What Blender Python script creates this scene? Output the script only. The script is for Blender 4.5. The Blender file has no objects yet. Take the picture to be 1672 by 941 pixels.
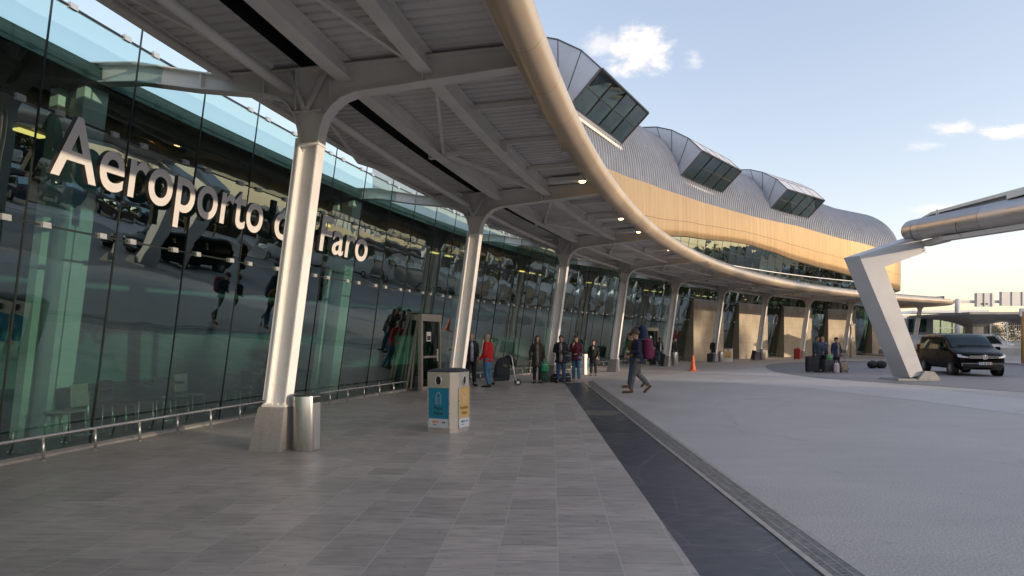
import bpy, bmesh, math, random
from mathutils import Vector, Matrix
random.seed(7)
R = math.radians
scene = bpy.context.scene
COL = scene.collection

# ------------------------------------------------------------------ helpers
def link(o, parent=None):
    COL.objects.link(o)
    if parent: o.parent = parent
    return o

def tag(o, label=None, cat=None, group=None, kind=None):
    if label: o['label'] = label
    if cat: o['category'] = cat
    if group: o['group'] = group
    if kind: o['kind'] = kind
    return o

def empty(name, loc=(0, 0, 0), rz=0.0, label=None, cat=None, group=None):
    o = bpy.data.objects.new(name, None)
    o.empty_display_size = .2
    o.location = loc; o.rotation_euler = (0, 0, rz)
    link(o); tag(o, label, cat, group)
    return o

class MB:
    """collects shapes into one mesh"""
    def __init__(s):
        s.bm = bmesh.new(); s.uv = s.bm.loops.layers.uv.new('UVMap')
    def face(s, pts, mi=0, uvs=None, smooth=False):
        vs = [s.bm.verts.new(p) for p in pts]
        f = s.bm.faces.new(vs); f.material_index = mi; f.smooth = smooth
        if uvs:
            for l, u in zip(f.loops, uvs): l[s.uv].uv = u
        return f
    def grid(s, rows, mi=0, uvs=None, smooth=True, close=False):
        V = [[s.bm.verts.new(p) for p in r] for r in rows]
        n = len(rows[0])
        for i in range(len(rows) - 1):
            for j in range(n if close else n - 1):
                k = (j + 1) % n
                try: f = s.bm.faces.new((V[i][j], V[i+1][j], V[i+1][k], V[i][k]))
                except ValueError: continue
                f.material_index = mi; f.smooth = smooth
                if uvs:
                    for l, (a, b) in zip(f.loops, ((i, j), (i+1, j), (i+1, k), (i, k))): l[s.uv].uv = uvs[a][b]
        return V
    def loft(s, rings, mi=0, cap=True, smooth=True):
        V = s.grid(rings, mi, None, smooth, True)
        if cap:
            for r, rev in ((V[0], False), (V[-1], True)):
                try:
                    f = s.bm.faces.new(r if not rev else r[::-1]); f.material_index = mi
                except ValueError: pass
        return V
    def box(s, c, d, rz=0.0, mi=0, bev=0.0, M=None):
        c = Vector(c); hx, hy, hz = d[0]/2, d[1]/2, d[2]/2
        rot = M if M is not None else Matrix.Rotation(rz, 3, 'Z')
        vs = [s.bm.verts.new(c + rot @ Vector((x*hx, y*hy, z*hz))) for x in (-1, 1) for y in (-1, 1) for z in (-1, 1)]
        fs = []
        for q in ((0,1,3,2), (4,6,7,5), (0,4,5,1), (2,3,7,6), (0,2,6,4), (1,5,7,3)):
            f = s.bm.faces.new([vs[i] for i in q]); f.material_index = mi; fs.append(f)
        if bev > 0:
            es = list({e for f in fs for e in f.edges})
            r = bmesh.ops.bevel(s.bm, geom=es, offset=bev, segments=3, profile=.5, affect='EDGES')
            for f in r['faces']: f.smooth = True; f.material_index = mi
    def beam(s, p, q, w, h, mi=0, up=(0, 0, 1)):
        p, q = Vector(p), Vector(q); d = (q - p); L = d.length; d.normalize()
        x = d.cross(Vector(up))
        if x.length < 1e-5: x = d.cross(Vector((1, 0, 0)))
        x.normalize(); z = x.cross(d)
        M = Matrix((x, d, z)).transposed()
        s.box((p + q)/2, (w, L, h), M=M, mi=mi)
    def tube(s, pts, rad, n=10, mi=0, cap=True, close=False):
        pts = [Vector(p) for p in pts]
        if not isinstance(rad, (list, tuple)): rad = [rad]*len(pts)
        rings = []; prev = None
        for i, p in enumerate(pts):
            a = pts[max(i-1, 0)]; b = pts[min(i+1, len(pts)-1)]
            if close: a = pts[i-1]; b = pts[(i+1) % len(pts)]
            t = (b - a).normalized()
            if prev is None:
                x = t.cross(Vector((0, 0, 1)))
                if x.length < 1e-3: x = t.cross(Vector((0, 1, 0)))
            else:
                x = prev - t*prev.dot(t)
            x.normalize(); prev = x; y = t.cross(x)
            rings.append([p + (x*math.cos(2*math.pi*k/n) + y*math.sin(2*math.pi*k/n))*rad[i] for k in range(n)])
        if close: rings.append(rings[0])
        return s.loft(rings, mi, cap and not close)
    def rings(s, cs, n=14, mi=0):
        """cs: list of (x,y,z,rx,ry) horizontal ellipses"""
        return s.loft([[(x+rx*math.cos(2*math.pi*k/n), y+ry*math.sin(2*math.pi*k/n), z) for k in range(n)] for x, y, z, rx, ry in cs], mi)
    def ball(s, c, r, n=12, mi=0, M=None):
        if not isinstance(r, (list, tuple)): r = (r, r, r)
        c = Vector(c); R_ = []
        for i in range(1, n//2*1):
            a = -math.pi/2 + math.pi*i/(n//2)
            R_.append([Vector((r[0]*math.cos(a)*math.cos(2*math.pi*k/n), r[1]*math.cos(a)*math.sin(2*math.pi*k/n), r[2]*math.sin(a))) for k in range(n)])
        if M is not None: R_ = [[M @ p for p in q] for q in R_]
        s.loft([[c+p for p in q] for q in R_], mi)
    def prism(s, poly, h0, h1, mi=0, axis=None):
        """poly: 2D list in XY extruded h0..h1 in Z, or mapped by axis(u,v,w)"""
        ax = axis or (lambda u, v, w: (u, v, w))
        a = [s.bm.verts.new(ax(u, v, h0)) for u, v in poly]; b = [s.bm.verts.new(ax(u, v, h1)) for u, v in poly]
        n = len(poly)
        fs = [s.bm.faces.new(a[::-1]), s.bm.faces.new(b)]
        for i in range(n): fs.append(s.bm.faces.new((a[i], a[(i+1) % n], b[(i+1) % n], b[i])))
        for f in fs: f.material_index = mi
        return fs
    def build(s, name, mats, parent=None, recalc=True, loc=None, auto=None):
        if recalc: bmesh.ops.recalc_face_normals(s.bm, faces=s.bm.faces[:])
        me = bpy.data.meshes.new(name); s.bm.to_mesh(me); s.bm.free()
        if not isinstance(mats, (list, tuple)): mats = [mats]
        for m in mats: me.materials.append(m)
        o = bpy.data.objects.new(name, me); link(o, parent)
        if loc: o.location = loc
        return o

def remesh(mb, name, m, parent, voxel=.014, smooth=3):
    o = mb.build(name, m, parent)
    md = o.modifiers.new('r', 'REMESH'); md.mode = 'VOXEL'; md.voxel_size = voxel; md.use_smooth_shade = True
    if smooth:
        sm = o.modifiers.new('s', 'SMOOTH'); sm.iterations = smooth; sm.factor = .5
    dg = bpy.context.evaluated_depsgraph_get(); dg.update()
    me = bpy.data.meshes.new_from_object(o.evaluated_get(dg))
    old = o.data; o.modifiers.clear(); o.data = me
    bpy.data.meshes.remove(old)
    if not me.materials: me.materials.append(m)
    for p in me.polygons: p.use_smooth = True; p.material_index = 0
    return o

def copy_tree(o, parent=None):
    c = o.copy(); COL.objects.link(c); c.parent = parent
    for ch in list(o.children): copy_tree(ch, c)
    return c

# ------------------------------------------------------------------ materials
def newmat(name):
    m = bpy.data.materials.new(name); m.use_nodes = True
    nt = m.node_tree; b = nt.nodes['Principled BSDF']
    return m, nt, b
def N(nt, t, **kw):
    n = nt.nodes.new(t)
    for k, v in kw.items():
        if k in n.inputs: n.inputs[k].default_value = v
        else: setattr(n, k, v)
    return n
def L(nt, a, b): nt.links.new(a, b)
def rgb(c): return (c[0], c[1], c[2], 1)
def mixcol(nt, fac, a, b, mode='MIX'):
    n = nt.nodes.new('ShaderNodeMix'); n.data_type = 'RGBA'; n.blend_type = mode
    for s, v in ((0, fac), (6, a), (7, b)):
        if hasattr(v, 'links'): nt.links.new(v, n.inputs[s])
        else: n.inputs[s].default_value = v if s == 0 else rgb(v)
    return n.outputs[2]
def ramp(nt, src, stops):
    n = nt.nodes.new('ShaderNodeValToRGB')
    els = n.color_ramp.elements
    while len(els) < len(stops): els.new(.5)
    for e, (p, c) in zip(els, stops):
        e.position = p; e.color = rgb(c) if isinstance(c, (tuple, list)) else (c, c, c, 1)
    nt.links.new(src, n.inputs[0]); return n.outputs[0]
def mapping(nt, src, scale=(1, 1, 1), loc=(0, 0, 0), rot=(0, 0, 0)):
    n = nt.nodes.new('ShaderNodeMapping'); n.inputs['Scale'].default_value = scale; n.inputs['Location'].default_value = loc; n.inputs['Rotation'].default_value = rot
    nt.links.new(src, n.inputs[0]); return n.outputs[0]
def math_(nt, op, a, b=0.0, c=0.0):
    n = nt.nodes.new('ShaderNodeMath'); n.operation = op
    for i, v in enumerate((a, b, c)):
        if hasattr(v, 'links'): nt.links.new(v, n.inputs[i])
        else: n.inputs[i].default_value = v
    return n.outputs[0]
def noise(nt, vec, scale, detail=4, rough=.55):
    n = N(nt, 'ShaderNodeTexNoise', Scale=scale, Detail=detail, Roughness=rough)
    if vec is not None: L(nt, vec, n.inputs['Vector'])
    return n.outputs['Fac']
def coord(nt, which='Object'):
    return nt.nodes.new('ShaderNodeTexCoord').outputs[which]
def bump(nt, b, h, strength=.3, dist=.01):
    n = N(nt, 'ShaderNodeBump', Strength=strength, Distance=dist); L(nt, h, n.inputs['Height']); L(nt, n.outputs[0], b.inputs['Normal'])

def pm(name, col, rough=.5, metal=0.0, var=.12, scale=6.0, bmp=0.0, bscale=40.0, coat=0.0, spec=None, stretch=(1, 1, 1)):
    """procedural paint/metal/cloth: colour broken up by two noises, optional fine bump"""
    m, nt, b = newmat(name)
    v = mapping(nt, coord(nt), stretch)
    n1 = noise(nt, v, scale, 5)
    lo = tuple(max(0, c*(1-var)) for c in col); hi = tuple(min(1, c*(1+var)) for c in col)
    L(nt, ramp(nt, n1, [(.3, lo), (.7, hi)]), b.inputs['Base Color'])
    L(nt, ramp(nt, noise(nt, v, scale*2.3, 3), [(.3, max(.02, rough*.85)), (.75, min(1, rough*1.15))]), b.inputs['Roughness'])
    b.inputs['Metallic'].default_value = metal
    if coat: b.inputs['Coat Weight'].default_value = coat; b.inputs['Coat Roughness'].default_value = .06
    if spec is not None: b.inputs['Specular IOR Level'].default_value = spec
    if bmp: bump(nt, b, noise(nt, v, bscale, 4), bmp, .01)
    return m
def emit(name, col, strength):
    m, nt, b = newmat(name)
    b.inputs['Base Color'].default_value = rgb(col)
    b.inputs['Emission Color'].default_value = rgb(col); b.inputs['Emission Strength'].default_value = strength
    return m
def glass(name, tint, ior=1.9, rough=.0, wave=0.0, wscale=1.2, add=0.0, gain=1.0):
    m, nt, b = newmat(name); nt.nodes.remove(b)
    out = nt.nodes['Material Output']
    tr = N(nt, 'ShaderNodeBsdfTransparent', Color=rgb(tint)); gl = N(nt, 'ShaderNodeBsdfGlossy', Roughness=rough, Color=(.80, .95, .91, 1))
    fr = N(nt, 'ShaderNodeFresnel', IOR=ior)
    f = math_(nt, 'MINIMUM', math_(nt, 'ADD', math_(nt, 'MULTIPLY', fr.outputs[0], gain), add), .92)
    if wave:
        v = mapping(nt, coord(nt), (1, 1, 1.6))
        bp = N(nt, 'ShaderNodeBump', Strength=1.0, Distance=wave); L(nt, noise(nt, v, wscale, 2, .4), bp.inputs['Height'])
        L(nt, bp.outputs[0], gl.inputs['Normal'])
    mx = N(nt, 'ShaderNodeMixShader'); L(nt, f, mx.inputs[0]); L(nt, tr.outputs[0], mx.inputs[1]); L(nt, gl.outputs[0], mx.inputs[2])
    L(nt, mx.outputs[0], out.inputs['Surface'])
    return m

def mat_tiles():
    m, nt, b = newmat('grey stone paving tiles')
    p = coord(nt)
    # tile courses run 3.7 degrees off the Y axis; the long joints are the lines that recede
    v = mapping(nt, p, (1, 1, 1), (0, 0, 0), (0, 0, R(3.72)))
    sx = N(nt, 'ShaderNodeSeparateXYZ'); L(nt, v, sx.inputs[0])
    cb = N(nt, 'ShaderNodeCombineXYZ'); L(nt, sx.outputs[1], cb.inputs[0]); L(nt, math_(nt, 'ADD', sx.outputs[0], -.046+44.8), cb.inputs[1])
    br = N(nt, 'ShaderNodeTexBrick', Scale=1.0, **{'Mortar Size': .0035, 'Mortar Smooth': .2, 'Brick Width': .34, 'Row Height': .448, 'Bias': 0.0})
    br.offset = .5; br.inputs['Color1'].default_value = (0, 0, 0, 1); br.inputs['Color2'].default_value = (1, 1, 1, 1); br.inputs['Mortar'].default_value = (.5, .5, .5, 1)
    L(nt, cb.outputs[0], br.inputs['Vector'])
    tone = ramp(nt, br.outputs['Color'], [(0, (.37, .325, .29)), (.35, (.425, .378, .335)), (.7, (.455, .402, .358)), (1, (.50, .435, .388))])
    veins = noise(nt, mapping(nt, p, (2.2, 9, 1)), 1.6, 6, .62)
    c = mixcol(nt, .6, tone, ramp(nt, veins, [(.25, .45), (.5, .95), (.75, 1.3)]), 'MULTIPLY')
    big = noise(nt, p, .35, 4)
    c = mixcol(nt, .5, c, ramp(nt, big, [(.3, .75), (.7, 1.15)]), 'MULTIPLY')
    spots = noise(nt, p, 9, 2)
    c = mixcol(nt, ramp(nt, spots, [(.70, 0.0), (.76, .45)]), c, (.05, .047, .045))
    gum = noise(nt, p, 19, 1)
    c = mixcol(nt, ramp(nt, gum, [(.745, 0.0), (.765, .5)]), c, (.075, .07, .066))
    rowj = math_(nt, 'GREATER_THAN', br.outputs['Fac'], .5)
    # long joints are light, cross joints stay close to the stone
    wr = math_(nt, 'PINGPONG', math_(nt, 'ADD', sx.outputs[0], -.046+44.8), .224)
    longj = math_(nt, 'LESS_THAN', wr, .0055)
    c = mixcol(nt, math_(nt, 'MULTIPLY', rowj, .75), c, (.12, .11, .105))
    c = mixcol(nt, math_(nt, 'MULTIPLY', longj, .8), c, (.5, .47, .44))
    L(nt, c, b.inputs['Base Color'])
    rr = math_(nt, 'ADD', math_(nt, 'MULTIPLY', noise(nt, p, 3.5, 5), .28), .26)
    L(nt, rr, b.inputs['Roughness']); b.inputs['Specular IOR Level'].default_value = .45
    h = math_(nt, 'SUBTRACT', math_(nt, 'MULTIPLY', noise(nt, p, 60, 4), .25), br.outputs['Fac'])
    bump(nt, b, h, .25, .004)
    return m
def mat_asphalt(name, base, scale=1.0, bs=.35, warm=0.0, spec=.4):
    m, nt, b = newmat(name); p = coord(nt)
    f = noise(nt, p, 62*scale, 5, .75); g = noise(nt, p, .45, 5); k = noise(nt, mapping(nt, p, (.6, 2.2, 1)), 1.1, 6, .65)
    lo = tuple(c*.42 for c in base); hi = tuple(min(1, c*1.6) for c in base)
    c = ramp(nt, f, [(.30, lo), (.5, base), (.70, hi)])
    c = mixcol(nt, .55, c, ramp(nt, g, [(.3, .78), (.7, 1.18)]), 'MULTIPLY')
    c = mixcol(nt, .3, c, ramp(nt, k, [(.3, .78), (.7, 1.15)]), 'MULTIPLY')
    st = noise(nt, p, 2.6, 3)
    c = mixcol(nt, ramp(nt, st, [(.66, 0.0), (.72, .25)]), c, tuple(x*.45 for x in base))
    cr = N(nt, 'ShaderNodeTexVoronoi', Scale=.16*max(scale, .5)); cr.feature = 'DISTANCE_TO_EDGE'
    wv = N(nt, 'ShaderNodeVectorMath'); wv.operation = 'ADD'; nz_ = N(nt, 'ShaderNodeTexNoise', Scale=1.3, Detail=5.0); L(nt, p, nz_.inputs['Vector'])
    sc_ = N(nt, 'ShaderNodeVectorMath'); sc_.operation = 'SCALE'; sc_.inputs['Scale'].default_value = 1.1; L(nt, nz_.outputs['Color'], sc_.inputs[0])
    L(nt, p, wv.inputs[0]); L(nt, sc_.outputs[0], wv.inputs[1]); L(nt, wv.outputs[0], cr.inputs['Vector'])
    c = mixcol(nt, math_(nt, 'MULTIPLY', ramp(nt, cr.outputs['Distance'], [(.0015, 1.0), (.005, 0.0)]), math_(nt, 'MULTIPLY', noise(nt, p, .3, 2), .5)), c, tuple(x*.4 for x in base))
    ringv = N(nt, 'ShaderNodeVectorMath'); ringv.operation = 'DISTANCE'; L(nt, p, ringv.inputs[0]); ringv.inputs[1].default_value = (34, -4, 0)
    ring = math_(nt, 'PINGPONG', math_(nt, 'ADD', ringv.outputs['Value'], .25), 2.1)
    tm = ramp(nt, ring, [(.02, 1.0), (.11, .0)])
    c = mixcol(nt, math_(nt, 'MULTIPLY', tm, math_(nt, 'MULTIPLY', ramp(nt, noise(nt, p, .22, 4), [(.45, 0.0), (.62, 1.0)]), .08)), c, tuple(x*.35 for x in base))
    L(nt, c, b.inputs['Base Color'])
    L(nt, ramp(nt, g, [(.3, .5), (.7, .72)]), b.inputs['Roughness']); b.inputs['Specular IOR Level'].default_value = spec
    bump(nt, b, f, bs, .006)
    return m
def mat_dark_slabs():
    m, nt, b = newmat('dark slate slabs'); p = coord(nt)
    v = mapping(nt, p, (1, 1, 1), (.1, .2, 0), (0, 0, R(60)))
    vo = N(nt, 'ShaderNodeTexVoronoi', Scale=1.25); vo.feature = 'DISTANCE_TO_EDGE'; L(nt, v, vo.inputs['Vector'])
    v2 = N(nt, 'ShaderNodeTexVoronoi', Scale=1.25); L(nt, v, v2.inputs['Vector'])
    cell = ramp(nt, v2.outputs['Color'], [(.0, (.024, .029, .044)), (.55, (.034, .039, .056)), (.8, (.042, .047, .064)), (.86, (.125, .112, .105))])
    n = noise(nt, mapping(nt, p, (1, 2.5, 1)), 4, 6, .65)
    c = mixcol(nt, .6, cell, ramp(nt, n, [(.25, .5), (.7, 1.4)]), 'MULTIPLY')
    j = ramp(nt, vo.outputs['Distance'], [(.004, .5), (.012, 0.0)])
    c = mixcol(nt, j, c, (.16, .14, .125))
    L(nt, c, b.inputs['Base Color'])
    L(nt, ramp(nt, n, [(.3, .28), (.7, .5)]), b.inputs['Roughness'])
    bump(nt, b, noise(nt, p, 50, 4), .2, .004)
    return m
def mat_concrete(name, base, boards=False, sc=1.0):
    m, nt, b = newmat(name); p = coord(nt)
    g = noise(nt, p, 1.1*sc, 6, .6); f = noise(nt, p, 26*sc, 4); d = noise(nt, mapping(nt, p, (3, 3, .35)), 1.5*sc, 5)
    c = ramp(nt, g, [(.28, tuple(x*.78 for x in base)), (.7, tuple(x*1.15 for x in base))])
    c = mixcol(nt, .35, c, ramp(nt, d, [(.3, .75), (.7, 1.15)]), 'MULTIPLY')
    c = mixcol(nt, .3, c, ramp(nt, f, [(.3, .7), (.7, 1.25)]), 'MULTIPLY')
    if boards:
        uv = nt.nodes.new('ShaderNodeUVMap').outputs[0]
        br = N(nt, 'ShaderNodeTexBrick', Scale=1.0, **{'Mortar Size': .012, 'Mortar Smooth': .1, 'Brick Width': 1.8, 'Row Height': 1.35}); br.offset = .5
        L(nt, uv, br.inputs['Vector'])
        c = mixcol(nt, math_(nt, 'MULTIPLY', br.outputs['Fac'], .6), c, tuple(x*.45 for x in base))
        vo = N(nt, 'ShaderNodeTexVoronoi', Scale=1.5); L(nt, uv, vo.inputs['Vector'])
        c = mixcol(nt, ramp(nt, vo.outputs['Distance'], [(.018, .5), (.03, 0.0)]), c, tuple(x*.35 for x in base))
    L(nt, c, b.inputs['Base Color']); b.inputs['Roughness'].default_value = .82
    bump(nt, b, f, .35, .01)
    return m
def mat_gold():
    m, nt, b = newmat('champagne gold cladding'); uv = nt.nodes.new('ShaderNodeUVMap').outputs[0]
    br = N(nt, 'ShaderNodeTexBrick', Scale=1.0, **{'Mortar Size': .012, 'Mortar Smooth': .1, 'Brick Width': .62, 'Row Height': 40.0}); br.offset = 0
    br.inputs['Color1'].default_value = (.2, .2, .2, 1); br.inputs['Color2'].default_value = (.8, .8, .8, 1)
    L(nt, mapping(nt, uv, (1, 1, 1), (0, 20, 0)), br.inputs['Vector'])
    c = ramp(nt, br.outputs['Color'], [(.2, (.535, .355, .175)), (.8, (.575, .385, .195))])
    s = noise(nt, mapping(nt, uv, (1.2, .15, 1)), 2.0, 4)
    c = mixcol(nt, .4, c, ramp(nt, s, [(.3, .8), (.7, 1.15)]), 'MULTIPLY')
    c = mixcol(nt, br.outputs['Fac'], c, (.28, .18, .085))
    sx = N(nt, 'ShaderNodeSeparateXYZ'); L(nt, uv, sx.inputs[0])
    hs = math_(nt, 'LESS_THAN', math_(nt, 'ABSOLUTE', math_(nt, 'SUBTRACT', sx.outputs[1], .5)), .008)
    c = mixcol(nt, math_(nt, 'MULTIPLY', hs, 0.0), c, (.2, .12, .05))
    L(nt, c, b.inputs['Base Color']); b.inputs['Metallic'].default_value = .7; b.inputs['Roughness'].default_value = .38
    bump(nt, b, math_(nt, 'SUBTRACT', math_(nt, 'MULTIPLY', s, .4), br.outputs['Fac']), .25, .01)
    return m
def mat_brushed(name, col, rough=.3, joint=0.0, jw=.012):
    """brushed or satin metal; joints every `joint` metres of UV length"""
    m, nt, b = newmat(name)
    if joint:
        uv = nt.nodes.new('ShaderNodeUVMap').outputs[0]
        sx = N(nt, 'ShaderNodeSeparateXYZ'); L(nt, uv, sx.inputs[0])
        w = math_(nt, 'PINGPONG', sx.outputs[0], joint/2)
        j = math_(nt, 'LESS_THAN', w, jw/2)
        wn = N(nt, 'ShaderNodeTexWhiteNoise'); wn.noise_dimensions = '1D'
        L(nt, math_(nt, 'FLOOR', math_(nt, 'DIVIDE', math_(nt, 'ADD', sx.outputs[0], joint*.5*0), joint)), wn.inputs['W'])
        base = ramp(nt, wn.outputs['Value'], [(0, tuple(x*.9 for x in col)), (1, tuple(min(1, x*1.06) for x in col))])
        c = mixcol(nt, math_(nt, 'MULTIPLY', j, .65), base, tuple(x*.3 for x in col))
        vec = mapping(nt, uv, (.3, 2.5, 1))
    else:
        vec = mapping(nt, coord(nt), (45, 45, .6)); c = col
    n = noise(nt, vec, 2.0, 5)
    cc = mixcol(nt, .35 if joint else .14, c, ramp(nt, n, [(.3, .78), (.7, 1.15)]), 'MULTIPLY')
    L(nt, cc, b.inputs['Base Color']); b.inputs['Metallic'].default_value = .6 if joint and joint < 2 else .9
    L(nt, ramp(nt, n, [(.3, rough*.8), (.7, min(1, rough*1.25))]), b.inputs['Roughness'])
    return m

M_ = {}
M_['tiles'] = mat_tiles()
M_['plaza'] = mat_asphalt('grey granular paving', (.45, .415, .385))
M_['road'] = mat_asphalt('dark road asphalt', (.225, .21, .212), 1.0, .3)
M_['band'] = mat_asphalt('pale concrete paving', (.52, .485, .465), .6, .2)
M_['land'] = mat_asphalt('dry ground', (.17, .14, .10), .1, .6)
M_['carpark'] = mat_asphalt('car park surface', (.55, .40, .24), .4, .3)  # sunlit gold put into the base colour, the slope itself lies in shade
M_['slate'] = mat_dark_slabs()
M_['conc'] = mat_concrete('grey concrete', (.34, .33, .31))
M_['panel'] = mat_concrete('sandy concrete cladding', (.56, .48, .36), True, .7)
M_['gold'] = mat_gold()
M_['tube'] = mat_brushed('satin champagne tube', (.78, .61, .42), .36, 1.25)
M_['steel'] = mat_brushed('brushed stainless steel', (.62, .60, .57), .28)
M_['pipe'] = mat_brushed('grey rolled steel pipe', (.50, .485, .48), .42, 2.6, .03)
M_['roof'] = pm('blue grey profiled roof sheet', (.33, .34, .37), .42, .5, .10, 1.2)
M_['dormer'] = pm('grey zinc panel', (.64, .655, .70), .42, .35, .08, .8)
M_['dseam'] = pm('dark panel seam', (.10, .10, .11), .5)
M_['white'] = pm('white painted steel', (.87, .86, .83), .6, 0, .07, 2.5, .02, 25, spec=.3)
M_['offwhite'] = pm('warm white painted steel', (.80, .76, .69), .55, 0, .09, 1.2)
M_['deck'] = pm('grey trapezoidal deck', (.72, .70, .66), .55, .0, .14, .7, .03, 12)
M_['black'] = pm('black gutter lining', (.012, .012, .013), .8)
M_['seal'] = pm('dark silicone joint', (.02, .025, .025), .4)
M_['clamp'] = pm('clamp steel', (.60, .60, .58), .3, .6, .05)
M_['glass'] = glass('green tinted facade glass', (.37, .60, .56), 1.9, 0.0, .008, .6, -.05, 2.8)
M_['clear'] = glass('clear parapet glass', (.90, .94, .97), 1.5, 0.0, .004, .55, .06)
M_['midglass'] = glass('pale green glass', (.60, .78, .75), 1.8, 0.0, .008, .6, -.03, 1.8)
M_['upglass'] = glass('upper storey glass', (.30, .34, .28), 1.9, 0.0, .010, .8, .28)
M_['rail'] = pm('satin steel rail', (.60, .58, .55), .28, .85, .04, 2)
M_['bronze'] = pm('grey bronze frame', (.34, .315, .28), .4, .4, .06, 2)
M_['binsteel'] = pm('champagne steel sheet', (.58, .53, .46), .36, .55, .05, 1.5)
M_['dglass'] = glass('grey green dormer glass', (.42, .58, .56), 1.6, .02, .002, 1.0, .05)
M_['igreen'] = pm('interior white column', (.80, .86, .80), .5, 0, .05)
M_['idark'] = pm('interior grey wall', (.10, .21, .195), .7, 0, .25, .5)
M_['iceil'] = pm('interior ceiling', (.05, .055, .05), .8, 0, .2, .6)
M_['rubber'] = pm('black rubber', (.018, .018, .018), .6)
M_['blackp'] = pm('black plastic', (.03, .03, .034), .4, 0, .2, 8, .05, 80)
M_['letter'] = pm('pale grey sign letters', (.86, .84, .81), .4, 0, .04)
M_['letters'] = pm('dark letter sides', (.06, .055, .05), .5)
M_['lamp'] = emit('warm lamp diffuser', (1.0, .62, .28), 4.0)
M_['ilamp'] = emit('yellow ceiling light', (1.0, .58, .16), .7)
M_['orange'] = pm('orange cone plastic', (.75, .13, .03), .45, 0, .1)
# ------------------------------------------------------------------ the terminal's plan: one long curve
CAM_H, FPX, HY, CXP = 1.6, 1000.0, 555.0, 836.0
DS = .05
class Plan:
    def __init__(s, turn_at, rad_off, rad, turn=R(150), tail=14.0, s0=-30.0):
        """master line whose heading turns left after turn_at; at offset rad_off the turn has radius rad"""
        s.s0 = s0; s.X = []; s.Y = []; s.T = []
        rr = rad - rad_off            # radius of the master line itself (offset 0); may be negative-side
        def th_main(v): return .21301+.01443*v-.000035*v*v
        # main part
        v = s0; x = y = 0.0; t = th_main(v)
        L1 = turn_at
        while v < L1 - 1e-9:
            s.X.append(x); s.Y.append(y); s.T.append(t)
            t2 = th_main(v+DS); tm = (t+t2)/2
            x += math.sin(tm)*DS; y += math.cos(tm)*DS; v += DS; t = t2
        i = int(round((0-s0)/DS)); dx = -3.49866-s.X[i]; dy = 8.98329-s.Y[i]
        s.X = [a+dx for a in s.X]; s.Y = [a+dy for a in s.Y]; x += dx; y += dy
        s.turn_at = v
        # turning about a centre on the left, at distance rad from offset rad_off
        n = Vector((math.cos(t), -math.sin(t)))
        c = Vector((x, y)) + n*(rad_off-rad)
        d = rad-rad_off
        k = 80; s.arc = []
        for j in range(1, k+1):
            tt = t - turn*j/k
            nn = Vector((math.cos(tt), -math.sin(tt)))
            p = c + nn*d
            s.arc.append((p.x, p.y, tt))
        s.center = c; s.arclen = rad*turn; s.turn = turn
    def main(s, v):
        f = (v-s.s0)/DS; i = max(0, min(len(s.X)-2, int(f))); a = f-i
        return (s.X[i]*(1-a)+s.X[i+1]*a, s.Y[i]*(1-a)+s.Y[i+1]*a, s.T[i]*(1-a)+s.T[i+1]*a)
    def at(s, v):
        if v <= s.turn_at: return s.main(v)
        f = (v-s.turn_at)/s.arclen*80
        if f < 1:
            a = s.main(s.turn_at); b = s.arc[0]; return tuple(a[i]*(1-f)+b[i]*f for i in range(3))
        i = min(78, int(f)-1); a = min(1.0, f-1-i); p, q = s.arc[i], s.arc[i+1]
        return tuple(p[k]*(1-a)+q[k]*a for k in range(3))
    def P(s, v, off, z):
        x, y, t = s.at(v); return Vector((x+math.cos(t)*off, y-math.sin(t)*off, z))
    def n(s, v):
        t = s.at(v)[2]; return Vector((math.cos(t), -math.sin(t), 0))
    def t(s, v):
        t = s.at(v)[2]; return Vector((math.sin(t), math.cos(t), 0))
GB = 0.15   # lean of the glass per metre of height
BP = Plan(73.4, -1.2, 5.0)          # building
CP = Plan(69.2, 5.79, 5.2, R(165))  # canopy
def tube_off(s): return 3.953+.02657*min(s, 69.2)
def lerp_table(tab, s):
    if s <= tab[0][0]: return tab[0][1]
    for (a, x), (b, y) in zip(tab, tab[1:]):
        if s <= b:
            f = (s-a)/(b-a); f = f*f*(3-2*f)*.5+f*.5
            return x+(y-x)*f
    return tab[-1][1]
GOLDTOP = [(-30, 10.6), (23, 10.7), (27.4, 11.0), (32, 11.35), (38, 11.6), (45, 11.8), (56, 12.0), (67, 11.5), (74, 10.9), (90, 10.6)]
GOLDBOT = [(-30, 7.7), (20, 7.7), (28, 7.95), (32, 8.25), (38.5, 8.95), (45.5, 9.42), (47.5, 9.5), (51.8, 9.3), (56.2, 8.85), (61, 8.5), (69, 7.9), (74, 7.0), (90, 6.8)]
CREST = [(-30, 17.2), (44, 17.2), (52, 17.0), (60, 16.7), (68, 15.9), (90, 15.5)]
def gp(px, py, z=0.0):
    """ground point of a spot in the photograph's frame"""
    Y = FPX*(CAM_H-z)/(py-HY); return Vector(((px-CXP)/FPX*Y, Y, z))
# ------------------------------------------------------------------ terminal building
terminal = empty('terminal_building', BP.P(30, -8, 0), 0, 'long curved airport terminal with leaning green glass front, gold band and ribbed metal roof', 'terminal')
TI = Matrix.Translation(-Vector(terminal.location))
def tpart(mb, name, mats, recalc=True, parent=None):
    mb.bm.transform(TI) if parent is None else mb.bm.transform(TI)
    return mb.build(name, mats, parent or terminal, recalc)

def frange(a, b, st):
    n = max(1, int(round((b-a)/st))); return [a+(b-a)*i/n for i in range(n+1)]
END = BP.turn_at+BP.arclen
OG = -1.2
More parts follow.
